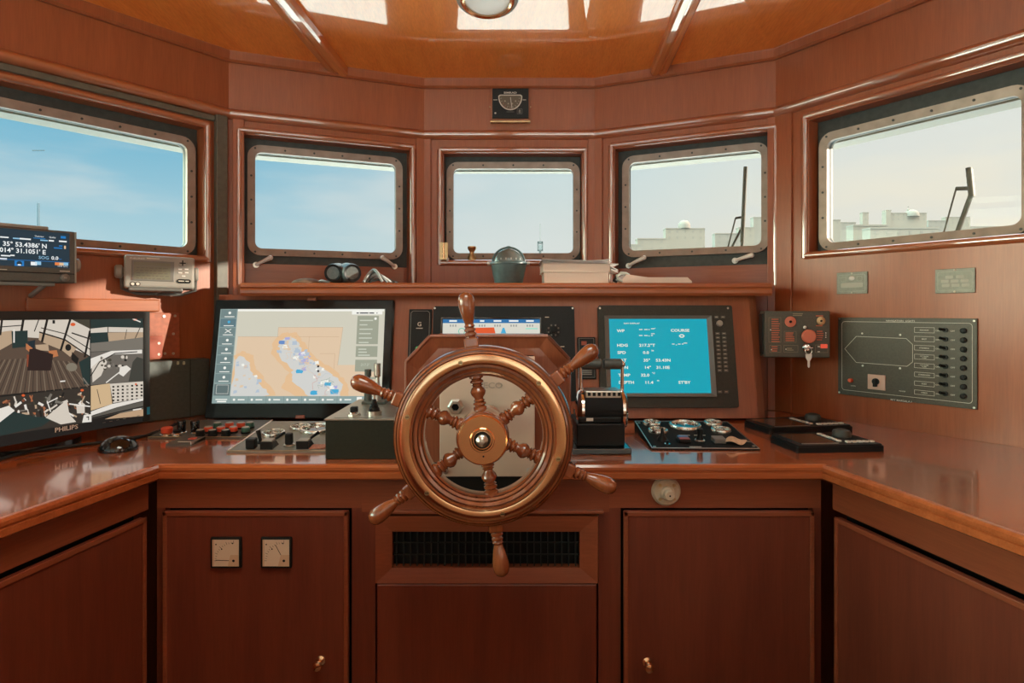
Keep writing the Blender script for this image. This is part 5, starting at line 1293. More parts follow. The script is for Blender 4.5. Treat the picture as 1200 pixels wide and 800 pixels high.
# binoculars with their strap
Yb = 1.90; T = frm(shelfpos(417, Yb)); s_ = Yb/FPX
t = thing('binoculars', 'dark rubber covered binoculars lying on the shelf, eyepieces forward', 'binoculars', T)
RUB = mat('binocular_rubber', (.13, .155, .15), .42, coat=.15, noise=.2, scale=150); RUBL = mat('binocular_grey', (.42, .47, .46), .4)
for cx_, ang in ((-23.5, .10), (-1, -.55)):
    M0 = Matrix.Translation((cx_*s_, -.03, 12.2*s_)) @ Matrix.Rotation(-ang, 4, 'Z')
    mb = MB(M0); mb.lathe([(10*s_, 0), (11*s_, .006), (11*s_, .016), (11.8*s_, .026), (12*s_, .060), (11.6*s_, .085), (10.6*s_, .095), (11*s_, .125), (10.4*s_, .130)], RUB, axis='y', seg=28)
    mb.sphere(.030, RUBL, (-.004, .050, .008), (.90, 1.35, .86), 20, 12)
    b_ = part('barrel', mb, t)
    mb = MB(M0); mb.ring([(7.4*s_, -.001), (10*s_, -.003), (10.2*s_, .004), (7.4*s_, .004)], BLACK, axis='y', seg=28); part('eyecup', mb, b_)
    mb = MB(M0); mb.cyl(7.5*s_, .002, mat('lens_dark', (.03, .035, .04), .05, coat=1.), (0, .001, 0), 'y', 24); part('lens', mb, b_)
mb = MB(); mb.box(-18*s_, -6*s_, .0, .06, 6*s_, 15*s_, RUB, .006); mb.cyl(.009, .035, BLACK, (-14*s_, -.008, 17*s_), 'y', 18, .002); mb.lathe([(.0085, 0), (.0095, .003), (.0095, .012), (.006, .014)], RUBL, (-14*s_, -.02, 17*s_), 'y', 18); part('bridge', mb, t)
mb = MB(); rn4 = random.Random(2)
for k in range(5):
    pts = []
    for i in range(13):
        u_ = i/12; pts.append(((12+33*u_*(.7+.08*k))*s_, -.03+.03*k*.6+.02*sin(5*u_+k), max(.0045, (17-3*k)*s_*sin(PI*min(1, u_*1.02))**.8*(1-.3*u_)+.004)))
    mb.tube(pts, .0042, RUBL if k in (0, 2) else RUB, 8)
part('strap', mb, t, 'tangled grey neck strap')
# folded cap
Yh = 1.90; T = frm(shelfpos(360, Yh)); t = thing('brown_pouch', 'low brown rounded pouch left of the binoculars', 'pouch', T); s_ = Yh/FPX
BRC = mat('brown_cloth', (.20, .125, .08), .85, noise=.25, scale=90)
mb = MB(); mb.lathe([(17.5*s_, 0), (17.5*s_, .004), (15*s_, .010), (10*s_, .015), (4*s_, .0175), (.0001, .018)], BRC, seg=32); part('body', mb, t)
mb = MB(); mb.tube([(15*s_, -.01, .006), (19*s_, -.02, .010), (24*s_, -.02, .006), (28*s_, -.015, .004)], .0035, RUBL, 8); part('cord', mb, t)
# stack of papers / book and the second open sheaf
PAP = mat('paper_cream', (.95, .84, .73), .8, noise=.08, scale=300); PAPW = mat('paper_white', (.82, .80, .78), .75); LNP = mat('page_edges', (.90, .77, .66), .85)
Yk = 1.935
def book(px0, px1, z0, z1, label, name='book', skew=0., m_=LNP, depth=.16):
    cxk = (px_x(px0, Yk-.07)+px_x(px1, Yk-.07))/2; w_ = px_x(px1, Yk-.07)-px_x(px0, Yk-.07)
    T = frm((cxk, Yk-.07, z0), (cos(skew), sin(skew), 0)); t = thing(name, label, 'book', T, 'books on the shelf')
    h_ = z1-z0; mb = MB(); mb.box(-w_/2, w_/2, .001, depth, .002, h_-.002, m_)
    n_ = max(3, int(h_/.0028))
    for k in range(n_): mb.box(-w_/2-.0004, w_/2+.0004, .0004, depth-.002, .003+k*(h_-.006)/n_, .0036+k*(h_-.006)/n_, PAP)
    part('page_block', mb, t)
    for a, b in ((0, .002), (h_-.002, h_)): mb = MB(); mb.box(-w_/2-.002, w_/2+.002, -.001, depth+.001, a, b, PAP, .0008); part('cover', mb, t)
    return T, w_
zz = SHELF_TOP+.0005
zA = px_z(318.5, Yk-.07); zB = px_z(308.5, Yk-.07)
book(638, 713, zz, zA, 'lower thick cream book of the pile beside the compass'); book(637, 715, zA+.0005, zB, 'upper cream book of the pile beside the compass', skew=.02, depth=.165)
cxk = (px_x(636, Yk-.07)+px_x(714, Yk-.07))/2
t = thing('paper_sheets', 'loose white sheets on top of the book pile', 'papers', frm((cxk, Yk-.07, zB+.0005)))
mb = MB(); hw = .103
for k in range(4):
    dx = .004*sin(k*2.1); z = .0025*k; vs = []
    for i in range(9):
        u_ = -1+i/4; zz_ = z+.003*math.sin(3*u_+k)*0.4+.0015*k*(abs(u_)**3)
        for y in (-.006-.002*k, .155): vs.append((u_*hw+dx, y, max(.0002, zz_)))
    fs = [(2*i, 2*i+2, 2*i+3, 2*i+1) for i in range(8)]; mb.add(vs, fs, PAPW, True); mb.add([(a, b, c_+.0012) for a, b, c_ in vs], fs, PAPW, True)
    mb.add([vs[2*i] for i in range(9)]+[(vs[2*i][0], vs[2*i][1], vs[2*i][2]+.0012) for i in range(9)], [(i, i+1, i+10, i+9) for i in range(8)], PAPW)
part('sheets', mb, t)
mb = MB(); a0 = .1065
for k, (z0_, dz) in enumerate(((-.004, .004), (-.012, -.006), (-.020, -.004))):
    mb.add([(a0, -.004, z0_), (a0+.022, -.004+.004*k, z0_-.004+dz), (a0+.024, .10, z0_-.004+dz), (a0, .13, z0_), (a0, -.004, z0_+.003), (a0+.022, -.004+.004*k, z0_-.002+dz), (a0+.024, .10, z0_-.002+dz), (a0, .13, z0_+.003)], [(0, 1, 2, 3), (4, 5, 6, 7), (0, 1, 5, 4), (1, 2, 6, 5)], PAPW)
part('loose_corner', mb, t, 'curled page corners')
# open sheaf
T = frm((px_x(770, 1.87), 1.87, SHELF_TOP)); s_ = 1.87/FPX
t = thing('open_notebook', 'opened thin white notebook lying right of the book pile', 'book', T)
mb = MB(); n = 16; top = []
for i in range(n+1):
    px = -41+82*i/n; hgt = .030-.011*min(1, (px+41)/30) if px > -36 else .030*(px+44)/8
    if px > 38: hgt = .017*(42.5-px)/4
    top.append((px*s_, max(.003, hgt)))
vs = [(x, y, z) for x, z in top for y in (0, .17)]+[(x, y, .0005) for x, z in top for y in (0, .17)]; k2 = 2*(n+1)
fs = [(2*i, 2*i+2, 2*i+3, 2*i+1) for i in range(n)]
mb.add(vs, fs, PAPW, True); mb.add(vs, [(2*i, k2+2*i, k2+2*i+2, 2*i+2) for i in range(n)]+[(2*i+1, 2*i+3, k2+2*i+3, k2+2*i+1) for i in range(n)]+[(0, 1, k2+1, k2), (2*n, k2+2*n, k2+2*n+1, 2*n+1)], LNP); part('page_block', mb, t)
mb = MB()
for i in range(5):
    mb.line([(top[2][0]+.004, .004+.004*i), (top[12][0], .003+.0028*i), (top[15][0], .003+.0026*i)], .0006, -.0004, PAP)
part('page_lines', mb, t)
mb = MB(); mb.tube([(-41*s_, -.006, .006), (-46*s_, -.006, .012), (-47*s_, 0, .024), (-42*s_, .002, .031), (-36*s_, .004, .030), (-32*s_, .004, .026)], [.003, .004, .005, .006, .005, .003], mat('pale_green_clip', (.45, .50, .44), .5), 8); mb.tube([(-46*s_, .01, .004), (-50*s_, .012, .010), (-47*s_, .02, .018)], .004, BLACK, 8); part('spring_clip', mb, t, 'grey green clip')

# ================================================================== right wall
Rr = Vector((.952, 1.843)); Yq = 1.785
a = Vector((px_x(896, 1.800), 1.800)); b = Vector((px_x(973, Yq-.01), Yq-.01)); dv = (b-a).normalized(); wq = (b-a).length
M = frm((a.x, a.y, px_z(418.5, 1.800)), (dv.x, dv.y, 0)); hq = px_z(363.5, 1.79)-px_z(418, 1.79)
t = thing('engine_alarm_box', 'olive control box with a round red button and a hanging key, right corner', 'control box', M)
mb = MB(); mb.box(0, wq, 0, .055, 0, hq, PANELG, .003); mb.box(-.004, .004, .012, .05, .008, hq-.008, BLACK, .002); part('housing', mb, t)
m = Map(M, -.001)
mb = MB(); RP = mat('red_print', (.62, .17, .09), .5); OLP = mat('olive_print', (.30, .26, .17), .5)
def bars(px0, px1, py0, py1, n_, mm):
    for k in range(n_):
        p0 = m(px0, py0+(py1-py0)*k/max(1, n_-1)); p1 = m(px1-rn3.uniform(0, 2), py0); mb.rect(p0[0], p1[0], p0[1]-.0014, p0[1]+.0014, -.0013, mm)
def boxl(px0, px1, py0, py1, mm): p0, p1 = m(px0, py0), m(px1, py1); mb.line([(p0[0], p0[1]), (p1[0], p0[1]), (p1[0], p1[1]), (p0[0], p1[1])], .0008, -.0012, mm, True)
bars(904, 914, 374, 400, 11, RP); bars(920.5, 931, 390, 399, 5, RP); bars(957, 965, 388, 398, 5, RP); bars(904, 912, 406, 411, 3, RP); bars(929, 941, 367.5, 369.5, 2, OLP)
boxl(901, 915, 372, 401, OLP); boxl(919, 933, 388, 401, OLP); boxl(902, 915, 404.5, 412.5, OLP); boxl(918.5, 935, 404.5, 412.5, OLP); boxl(955.5, 970, 404, 413, OLP); bars(956, 965, 370, 370, 1, RP); bars(956, 965, 381.5, 381.5, 1, RP); bars(922, 930, 408, 410, 2, OLP); bars(958, 962, 406, 412, 2, LINE)
for py in (390, 392.5, 395): c1 = m(967.7, py); mb.disc(c1[0], c1[1], .0018, -.0013, WHITE, 8)
for px, py in ((903, 386.3), (904, 409.5), (921, 409)): c1 = m(px, py); mb.disc(c1[0], c1[1], .0018, -.0013, WHITE, 8)
part('front_print', mb, t)
for px, py, r_, m_, h_, nm, lab in ((945.8, 393.7, .0195, PINKR, .022, 'stop_button', 'big round red stop button'), (925.8, 376.8, .0155, PINKR, .006, 'red_ring', 'red round sounder'), (961.7, 375.8, .012, BRASSD, .006, 'key_lock', 'brass key lock')):
    c1 = m(px, py); mb = MB(); mb.lathe([(r_*.7, 0), (r_*.7, h_*.5), (r_, h_*.55), (r_, h_*.9), (r_*.85, h_), (.0001, h_)], m_, (c1[0], 0, c1[1]), '-y', 28); p = part(nm, mb, t, lab)
    if nm != 'stop_button': mb = MB(); mb.cyl(r_*.25, .002, BLACKM, (c1[0], -h_, c1[1]), '-y', 12); part('slot', mb, p)
c1 = m(943, 383.5); mb = MB(); mb.sphere(.005, WHITE, (c1[0], -.003, c1[1]), seg=12, rings=8); part('warning_lamp', mb, t, 'small pale lamp')
c1 = m(965.5, 405.5); mb = MB(); mb.box(c1[0]-.009, c1[0]+.009, -.004, 0, c1[1]-.006, c1[1]+.006, SW('lamp_red', (.85, .10, .05), .8), .001); part('warning_lamp', mb, t, 'lit red lamp')
c1 = m(945, 407); mb = MB(); mb.lathe([(.012, 0), (.012, .004), (.009, .008), (.0001, .009)], CHROME, (c1[0], 0, c1[1]), '-y', 20); p = part('ignition_lock', mb, t, 'chrome ignition lock')
mb = MB(); mb.box(c1[0]-.009, c1[0]+.012, -.020, -.008, c1[1]-.001, c1[1]+.0012, CHROME); part('key_blade', mb, p)
kz = c1[1]-.012; mb = MB(); mb.prism([(c1[0]-.007, kz-.006), (c1[0]+.011, kz-.006), (c1[0]+.010, kz-.018), (c1[0]+.005, kz-.026), (c1[0]+.005, kz-.042), (c1[0]+.002, kz-.046), (c1[0]-.001, kz-.042), (c1[0]-.001, kz-.026), (c1[0]-.006, kz-.018)], -.015, -.013, STEEL)
mb.ring([(.009, -.0008), (.0102, 0), (.009, .0008), (.0078, 0)], STEEL, (c1[0]+.002, -.014, kz+.002), 'y', 24); part('hanging_key', mb, p, 'steel key hanging on its ring')
mb = MB(); pe = M.inverted() @ (FE @ Vector(((FE.inverted() @ (M @ Vector((wq*.75, 0, 0)))).x, 0, 0)))
mb.box(wq*.55, wq*.95, .054, max(.06, pe.y-.004), hq*.2, hq*.8, BLACK, .002); part('mounting_block', mb, t)

# navigation light switch panel
T = wall_thing(FE, 1063, 420, 0); m = Map(T, -.006)
t = thing('navigation_light_panel', 'large olive switch panel with a ship outline and eight labelled switches, on the right wall', 'control panel', T)
x0, z1 = m(982, 371); x1, _ = m(1145, 374); z0 = (m(982, 460.5)[1]+m(1145, 481)[1])/2; z1 = (z1+m(1145, 374)[1])/2
mb = MB(); mb.box(x0, x1, -.006, -.0005, z0, z1, PANELG, .001); part('plate', mb, t)
PW, PH = x1-x0, z1-z0
def n_(u, v): return (x0+PW*u, z0+PH*v)          # fractions of the panel
def fr_(px, py):                                   # pixel -> fraction
    a = m(px, py); return ((a[0]-x0)/PW, (a[1]-z0)/PH)
mb = MB(); yy = -.0063
rp = rrect(x0+.012, x1-.010, z0+.014, z1-.012, .008, 4)
mb.line(rp, .0011, yy, LINE, True)
hexa = [m(990, 408.5), m(1003.5, 394), m(1062, 396.5), m(1069.5, 403.5), m(1069.5, 424), m(1063, 429), m(1003.5, 424.5)]
mb.line(hexa, .0012, yy, LINE, True)
def txt(s_, px, py, h, al='CENTER', sx=1.15): a = m(px, py); mb.text(s_, a[0], a[1], h, yy-.0004, LINE, al, sx, .02)
a = m(1055, 376); mb.rect(a[0]-.029, a[0]+.026, a[1]-.003, a[1]+.0035, yy-.0002, PANELG); txt('NAVIGATION  LIGHTS', 1055, 376.8, .0046)
a = m(1056, 469.5); mb.rect(a[0]-.024, a[0]+.024, a[1]-.003, a[1]+.0045, yy-.0002, PANELG); txt('M/Y MARSALA I', 1056, 470.3, .0050)
labs = ('ANCHOR', 'MAST', 'STEAMING', ('NOT UNDER', 'COMM.'), ('NOT UNDER', 'COMM.'), 'STARBOARD', 'PORT', 'STERN')
rows = [(386.3+k*10.45, 386.8+k*11.2) for k in range(8)]
for k, s_ in enumerate(labs):
    pyl = 386.4+k*10.45
    a = m(1071.7, pyl-3); b = m(1095, pyl+3.6+k*.10)
    mb.line([(a[0], b[1]), (b[0], b[1]), (b[0], a[1]), (a[0], a[1])], .0009, yy, LINE, True)
    c1 = ((a[0]+b[0])/2, (a[1]+b[1])/2)
    if isinstance(s_, str): mb.text(s_, c1[0], c1[1]-.0018, .0036, yy-.0004, LINE, 'CENTER', 1., .02)
    else:
        mb.text(s_[0], c1[0], c1[1]+.0006, .0028, yy-.0004, LINE, 'CENTER', .9, .02); mb.text(s_[1], c1[0], c1[1]-.0036, .0028, yy-.0004, LINE, 'CENTER', .9, .02)
    txt('ON', 1099, pyl+1.8+k*.12, .0038); txt('OFF', 1116.5, pyl+2.2+k*.25, .0038)
txt('HORN', 1000, 452.5, .003); txt('POWER', 1057.5, 458.8, .003)
part('front_print', mb, t)
for k in range(8):
    pyl = 386.6+k*10.5
    mb = MB(); c1 = m(1108, pyl+k*.15); mb.cyl(.0062, .004, BLACK, (c1[0], -.006, c1[1]), '-y', 14); mb.tube([(c1[0], -.009, c1[1]), (c1[0]-.008, -.020, c1[1]+.003)], [.0028, .0040], BLACK, 8); part('toggle_switch', mb, t)
    mb = MB(); c1 = m(1129.5, pyl+.8+k*.45); mb.lathe([(.0072, 0), (.0068, .006), (.0040, .007), (.0040, .009), (.0001, .0092)], BLACK, (c1[0], -.006, c1[1]), '-y', 16); part('fuse_holder', mb, t)
for px, py in ((981.5+2.5, 373), (1141.5, 376), (983.5, 459.5), (1141.5, 478.5), (1010.5, 390.5), (1055, 392.3), (1011, 428.3), (1054.8, 431.5)):
    mb = MB(); c1 = m(px, py); c1 = (min(max(c1[0], x0+.004), x1-.004), min(max(c1[1], z0+.004), z1-.004)); mb.lathe([(.0028, 0), (.0026, .0016), (.0001, .002)], STEEL, (c1[0], -.006, c1[1]), '-y', 12); part('screw', mb, t)
mb = MB(); c1 = m(997.5, 445.5); mb.lathe([(.0060, 0), (.0060, .008), (.0050, .010), (.0001, .0105)], mat('bright_red_plastic', (.85, .16, .08), .4), (c1[0], -.006, c1[1]), '-y', 18); part('push_button', mb, t, 'red push button')
mb = MB(); a = m(1017.5, 438); b = m(1038, 457.5); mb.box(a[0], b[0], -.010, -.006, b[1], a[1], mat('pink_beige_plate', (.74, .52, .42), .45), .001); p = part('rotary_switch', mb, t, 'pale square switch plate')
c1 = ((a[0]+b[0])/2, (a[1]+b[1])/2+.001); mb = MB(); mb.cyl(.0092, .007, BLACK, (c1[0], -.010, c1[1]+.001), '-y', 22, .001); mb.box(c1[0]-.0042, c1[0]+.0042, -.022, -.010, c1[1]-.0132, c1[1]+.009, BLACK, .0015); part('knob', mb, p)
# two engraved plates
for (px0, py0, px1, py1), lab, variant in (((981, 319.5, 1017, 343.5), 'smaller engraved grey plate with a white dab, left of its pair on the right wall', 0), ((1096, 315.5, 1143, 342.5), 'larger engraved grey plate, right of its pair on the right wall', 1)):
    T = wall_thing(FE, (px0+px1)/2, (py0+py1)/2, 0); m2 = Map(T, -.004); a, b = m2(px0, py0), m2(px1, py1); w_, h_ = (b[0]-a[0])/2, (a[1]-b[1])/2
    t = thing('engraved_plate', lab, 'plate', T, 'engraved plates on the right wall'); EG = mat('engraved_grey', (.23, .235, .20), .45, .3, noise=.2, scale=120); EGL = mat('engraving_pale', (.46, .47, .41), .5)
    mb = MB(); mb.box(-w_, w_, -.004, -.0005, -h_, h_, EG, .001); part('plate', mb, t)
    mb = MB(); mb.line(rrect(-w_*.86, w_*.86, -h_*.76, h_*.76, .004, 3), .0009, -.0042, EGL, True)
    if variant:
        for i, (x, z) in enumerate(((-.3, .32), (.3, .32), (-.55, -.02), (0, -.02), (.55, -.02), (-.5, -.36), (.05, -.36), (.6, -.36))): mb.flat(rrect(w_*x*.9-w_*.2, w_*x*.9+w_*.2, h_*z-h_*.13, h_*z+h_*.13, .002, 3), -.0043, EGL)
    else:
        mb.flat(rrect(-w_*.72, w_*.72, -h_*.42, h_*.02, .003, 3), -.0043, EGL)
        for x in (-.55, .5): mb.line(rrect(w_*x-w_*.16, w_*x+w_*.16, h_*.16, h_*.58, .003, 3), .0008, -.0043, EGL, True)
    part('engraving', mb, t)
    if not variant: mb = MB(); mb.sphere(.0075, WHITE, (0, -.004, h_*.42), (1.2, .3, .9), 14, 8); part('paint_dab', mb, t, 'white dab')
    for z in (-h_*.88, h_*.88): mb = MB(); mb.lathe([(.0028, 0), (.0024, .0015), (.0001, .0018)], LINE, (0, -.004, z), '-y', 10); part('screw', mb, t)

# ================================================================== fittings on the cupboards
def meter(px0, px1, py0, py1, ang, label):
    T = frm((px_x((px0+px1)/2, YD), YD, px_z((py0+py1)/2, YD))); w_ = (px_x(px1, YD)-px_x(px0, YD))/2; t = thing('dial_meter', label, 'meter', T, 'square dial meters on the cupboard door')
    mb = MB(); mb.box(-w_, w_, -.010, -.0032, -w_, w_, BLACK, .002); part('case', mb, t)
    mb = MB(); IV = mat('meter_face', (.70, .56, .42), .5); mb.rect(-w_*.86, w_*.86, -w_*.86, w_*.86, -.0103, IV); INK = BLACKM
    cx_, cz_ = w_*.52, -w_*.50
    for k in range(13):
        A = PI/2+PI/2*k/12; r0_, r1_ = w_*1.12, w_*(1.22 if k % 3 else 1.30); mb.line([(cx_+r0_*cos(A), cz_+r0_*sin(A)), (cx_+r1_*cos(A), cz_+r1_*sin(A))], .0007, -.0105, INK)
    for x, z in ((-.62, .55), (.45, .62), (-.25, .25)): mb.disc(w_*x, w_*z, .0016, -.0105, INK, 8)
    mb.rect(-w_*.86, -w_*.74, -w_*.86, w_*.86, -.0105, mat('meter_tan', (.62, .42, .27), .5)); part('dial', mb, t, 'ivory dial')
    mb = MB(); A = math.radians(ang); mb.line([(cx_+w_*.3*cos(A), cz_+w_*.3*sin(A)), (cx_+w_*1.15*cos(A), cz_+w_*1.15*sin(A))], .0013, -.0108, INK); part('pointer', mb, t)
    mb = MB(); mb.flat([(cx_-w_*.38, -w_*.86), (w_*.86, -w_*.86), (w_*.86, cz_+w_*.38), (cx_-w_*.2, cz_+w_*.38)], -.0109, mat('meter_tan', (.62, .42, .27), .5)); mb.disc(cx_, cz_, .0028, -.0111, INK, 14); part('pivot_cover', mb, t, 'tan pivot cover')
meter(249, 285, 627, 664, 178, 'left square dial meter, its pointer lying flat'); meter(307.5, 343.5, 627, 664, 118, 'right square dial meter, its pointer standing steep')
T = frm((px_x(780, YC), YC, px_z(574.5, YC))); t = thing('flange_fitting', 'cream round flange with four screws on the apron, right of the wheel', 'fitting', T); s_ = YC/FPX
CRM = mat('cream_enamel', (.56, .44, .31), .45, noise=.1, scale=120)
mb = MB(); mb.lathe([(17*s_, 0), (17*s_, .005), (15.5*s_, .007), (15.5*s_, .010), (14.5*s_, .012), (.0001, .012)], CRM, o=(0, -.0006, 0), axis='-y', seg=40); part('flange', mb, t)
mb = MB(); mb.lathe([(8.5*s_, .011), (8*s_, .018), (6*s_, .020), (6*s_, .032), (5*s_, .034), (.0001, .034)], CRM, (.001, 0, -.002), '-y', 32); mb.cyl(.002, .0005, BLACKM, (.001, -.0341, -.002), '-y', 8); part('spindle', mb, t)
for k in range(4):
    A = PI/4+PI/2*k; mb = MB(); mb.cyl(.0035, .002, BRASSD, (11.5*s_*cos(A), -.012, 11.5*s_*sin(A)), '-y', 12); part('screw', mb, t)

# ================================================================== ceiling lamp
p = ceil_pt(FC, 571, -5); yv = FC.to_3x3().col[1]; nrm = -(Vector((0, 0, 1))+yv*SL).normalized()
def ceiling_lamp(pos, nrm_, label, on_):
    q_ = Vector((0, 0, 1)).rotation_difference(nrm_).to_matrix().to_4x4(); q_.translation = pos
    t = thing('ceiling_lamp', label, 'lamp', q_, 'round ceiling lamps')
    mb = MB(); mb.lathe([(.094, 0), (.094, .006), (.080, .010)], CREAM, seg=48); part('flange', mb, t)
    mb = MB(); mb.ring([(.080, .008), (.081, .016), (.074, .021), (.068, .018), (.068, .008)], BRASS, seg=48); part('brass_ring', mb, t, 'brass ring')
    mb = MB(); mb.lathe([(.069, .012), (.055, .018), (.030, .022), (.0001, .023)], mat('frosted_lamp_glass', (.8, .8, .78), .3, emit=(1., .86, .66), es=LAMP_GLOW), seg=40); part('lens', mb, t)
    if on_ <= 0: return
    ld = bpy.data.lights.new('lamp_light', 'AREA'); ld.shape = 'DISK'; ld.size = .12; ld.energy = on_; ld.color = (1., .80, .56)
    lo = bpy.data.objects.new('lamp_light', ld); COL.objects.link(lo); lo.matrix_world = Matrix.Translation(pos+nrm_*.026) @ Vector((0, 0, -1)).rotation_difference(nrm_).to_matrix().to_4x4()
ceiling_lamp(p, nrm, 'round ceiling lamp with a brass ring above the middle window', LAMP0)
zc_ = CEILZ+.75*SL
for x, y, e in ((-.85, .2, LAMP1), (.85, .2, LAMP1), (0, -.75, LAMP1)):  # unseen lamps added for fill, only their lenses glow faintly
    ceiling_lamp(Vector((x, y, zc_)), Vector((0, 0, -1)), 'added round ceiling lamp overhead, out of view', e)


# bench-shaped block added behind the helm to shade the cupboards
t = thing('shade_bench', 'tan bench added behind the helm to shade the cupboards, out of view', 'light blocker', frm((0, -.45, 0)))
TAN_ = mat('tan_leather', (.86, .58, .36), .5, noise=.1, scale=20)  # tan picked to warm the brass reflections and bounce light forward
mb = MB(); mb.box(-1.05, 1.05, -.55, -.02, 0, .52, MAHD, .01); part('plinth', mb, t)
mb = MB(); mb.box(-1.05, 1.05, -.56, -.12, .52, .64, TAN_, .03); part('seat', mb, t)
mb = MB(); mb.box(-1.05, 1.05, -.12, .0, .52, BLOCKER_TOP, TAN_, .03); part('backrest', mb, t)
# ================================================================== outside: foredeck, sea, far town
mb = MB(); mb.box(-3.2, 3.2, 2.6, 9.5, .35, .42, mat('white_deck_paint', (.80, .79, .77), .5, noise=.05, scale=4)); o = mb.build('foredeck'); tag(o, 'pale foredeck below the front windows', 'deck', kind='structure')
mb = MB(); mb.box(-1500, 1500, -1500, 1500, -3.2, -3.0, mat('hazy_water', (.25, .30, .33), .18, noise=.2, scale=.02)); tag(mb.build('harbour_water'), 'hazy harbour water around the ship', 'water', kind='structure')
PALED = MATS['white_deck_paint']
mb = MB(); mb.box(-4.2, 3.2, -12, BACKY-.06, -.12, -.04, PALED); mb.box(-4.2, L1.x-.06, BACKY-.06, 1.2, -.12, -.04, PALED); tag(mb.build('bounce_deck'), 'pale deck added aft and to port to bounce light, out of view', 'deck', kind='structure')  # unseen deck added to bounce light up into the room
mb = MB(); mb.box(-4.0, 2.2, -4.6, BACKY-.06, 2.40, 2.46, CREAM); mb.box(-4.0, L1.x-.08, BACKY-.06, 1.0, 2.40, 2.46, CREAM); tag(mb.build('shade_overhang'), 'overhang added aft and to port to cut high sky light, out of view', 'roof', kind='structure')  # unseen overhang added to keep high sky light off the cupboards
# lantern post on the bow
Yl = 9.0; x = px_x(633, Yl)
t = thing('bow_light', 'small lantern on a thin staff seen through the middle window', 'light', frm((x, Yl, .42)))
zl0 = px_z(294, Yl)-.42; zl1 = px_z(283, Yl)-.42
GRB = mat('lantern_grey', (.06, .075, .08), .6)
mb = MB(); mb.cyl(.018, zl0, GRB, axis='z', seg=12); part('post', mb, t)
mb = MB(); w_ = 2.6*Yl/FPX
for sx_ in (-1, 1): mb.box(sx_*w_-.008, sx_*w_+.008, -.03, .03, zl0, zl1, GRB)
mb.box(-w_, w_, -.03, .03, zl0, zl0+.02, GRB); mb.box(-w_, w_, -.03, .03, zl1-.03, zl1, GRB); mb.box(-w_*.6, w_*.6, -.02, .02, zl0+.03, zl1-.05, mat('lantern_lens', (.15, .18, .19), .2)); part('lantern', mb, t)
mb = MB(); mb.cyl(.004, px_z(262, Yl)-.42-zl1, mat('thin_staff', (.10, .11, .11), .6), (0, 0, zl1), 'z', 8); part('staff', mb, t)
# distant mast in the left window
Yl = 60.; t = thing('distant_mast', 'thin distant mast in the hazy sky of the left side window', 'mast', frm((px_x(45, Yl), Yl, -3.0)))
MG = mat('hazy_mast', (.06, .10, .13), .8)
mb = MB(); mb.lathe([(.20, 0), (.12, px_z(238, Yl)+3)], MG, seg=10); part('pole', mb, t)
mb = MB(); mb.box(-.6, .6, -.05, .05, 20, 20.1, MG); part('yard', mb, t)
# town across the harbour
ST = mat('hazy_limestone', (.21, .175, .145), .9, noise=.05, scale=.05); ST2 = mat('hazy_limestone_dark', (.195, .168, .146), .9, noise=.05, scale=.05)  # distance haze mixed into both stone tones, the second slightly darker
WD = mat('hazy_window', (.175, .15, .13), .8)
Yt = 420.
NB = [0]
def blk(px0, px1, py, label, depth=8., extra=None, dy=0., m_=ST, name='building'):
    NB[0] += 1
    Y = Yt+(30*NB[0] if dy >= 0 else dy); x0, x1 = px_x(px0, Y), px_x(px1, Y); t = thing(name, label, 'building', frm(((x0+x1)/2, Y, -3.0)), 'town across the harbour')
    h = px_z(py, Y)+3.0; w_ = (x1-x0)/2; mb = MB(); mb.box(-w_, w_, 0, depth, 0, h, m_); mb.box(-w_-.3, w_+.3, -.3, depth, h-1.0, h-.4, ST2); part('walls', mb, t)
    nx = max(1, int(w_*2/6)); 
    mb = MB()
    for i in range(nx):
        for k in range(2): xx = -w_+(i+.5)*2*w_/nx; mb.box(xx-.7, xx+.7, -.15, .1, h-4-k*5, h-2-k*5, WD)
    part('windows', mb, t)
    if extra: extra(t, w_, h, depth)
    return t
def dome(r_, px=0.):
    def f(t, w_, h, d_):
        mb = MB(); mb.lathe([(r_, 0), (r_, r_*.4)]+[(r_*cos(a), r_*.4+r_*sin(a)) for a in [PI/2*k/8 for k in range(1, 8)]]+[(.0001, r_*1.4)], ST2, (px, d_*.4, h), seg=24); part('dome', mb, t)
    return f
blk(716, 752, 286, 'low far house at the left of the town, fourth window'); blk(747, 781, 279, 'second low far house from the left in the fourth window', dy=15)
blk(780, 826, 267, 'broad far palace with a small dome in the fourth window', extra=dome(5.0)); blk(838, 868, 273, 'far house behind the wiper in the fourth window', dy=10, m_=ST2); blk(866, 884, 266, 'far narrow house right of the wiper in the fourth window', dy=20); blk(883, 905, 254, 'tall far block at the right edge of the fourth window', dy=30, m_=ST2)
blk(955, 985, 257, 'low far house at the left edge of the right window'); blk(984, 1003, 260, 'second low far house in the right window', dy=10, m_=ST2); blk(1011, 1018, 248.5, 'slim far tower in the right window', depth=6); blk(1000, 1040, 263, 'long low far terrace in the right window', dy=-40)
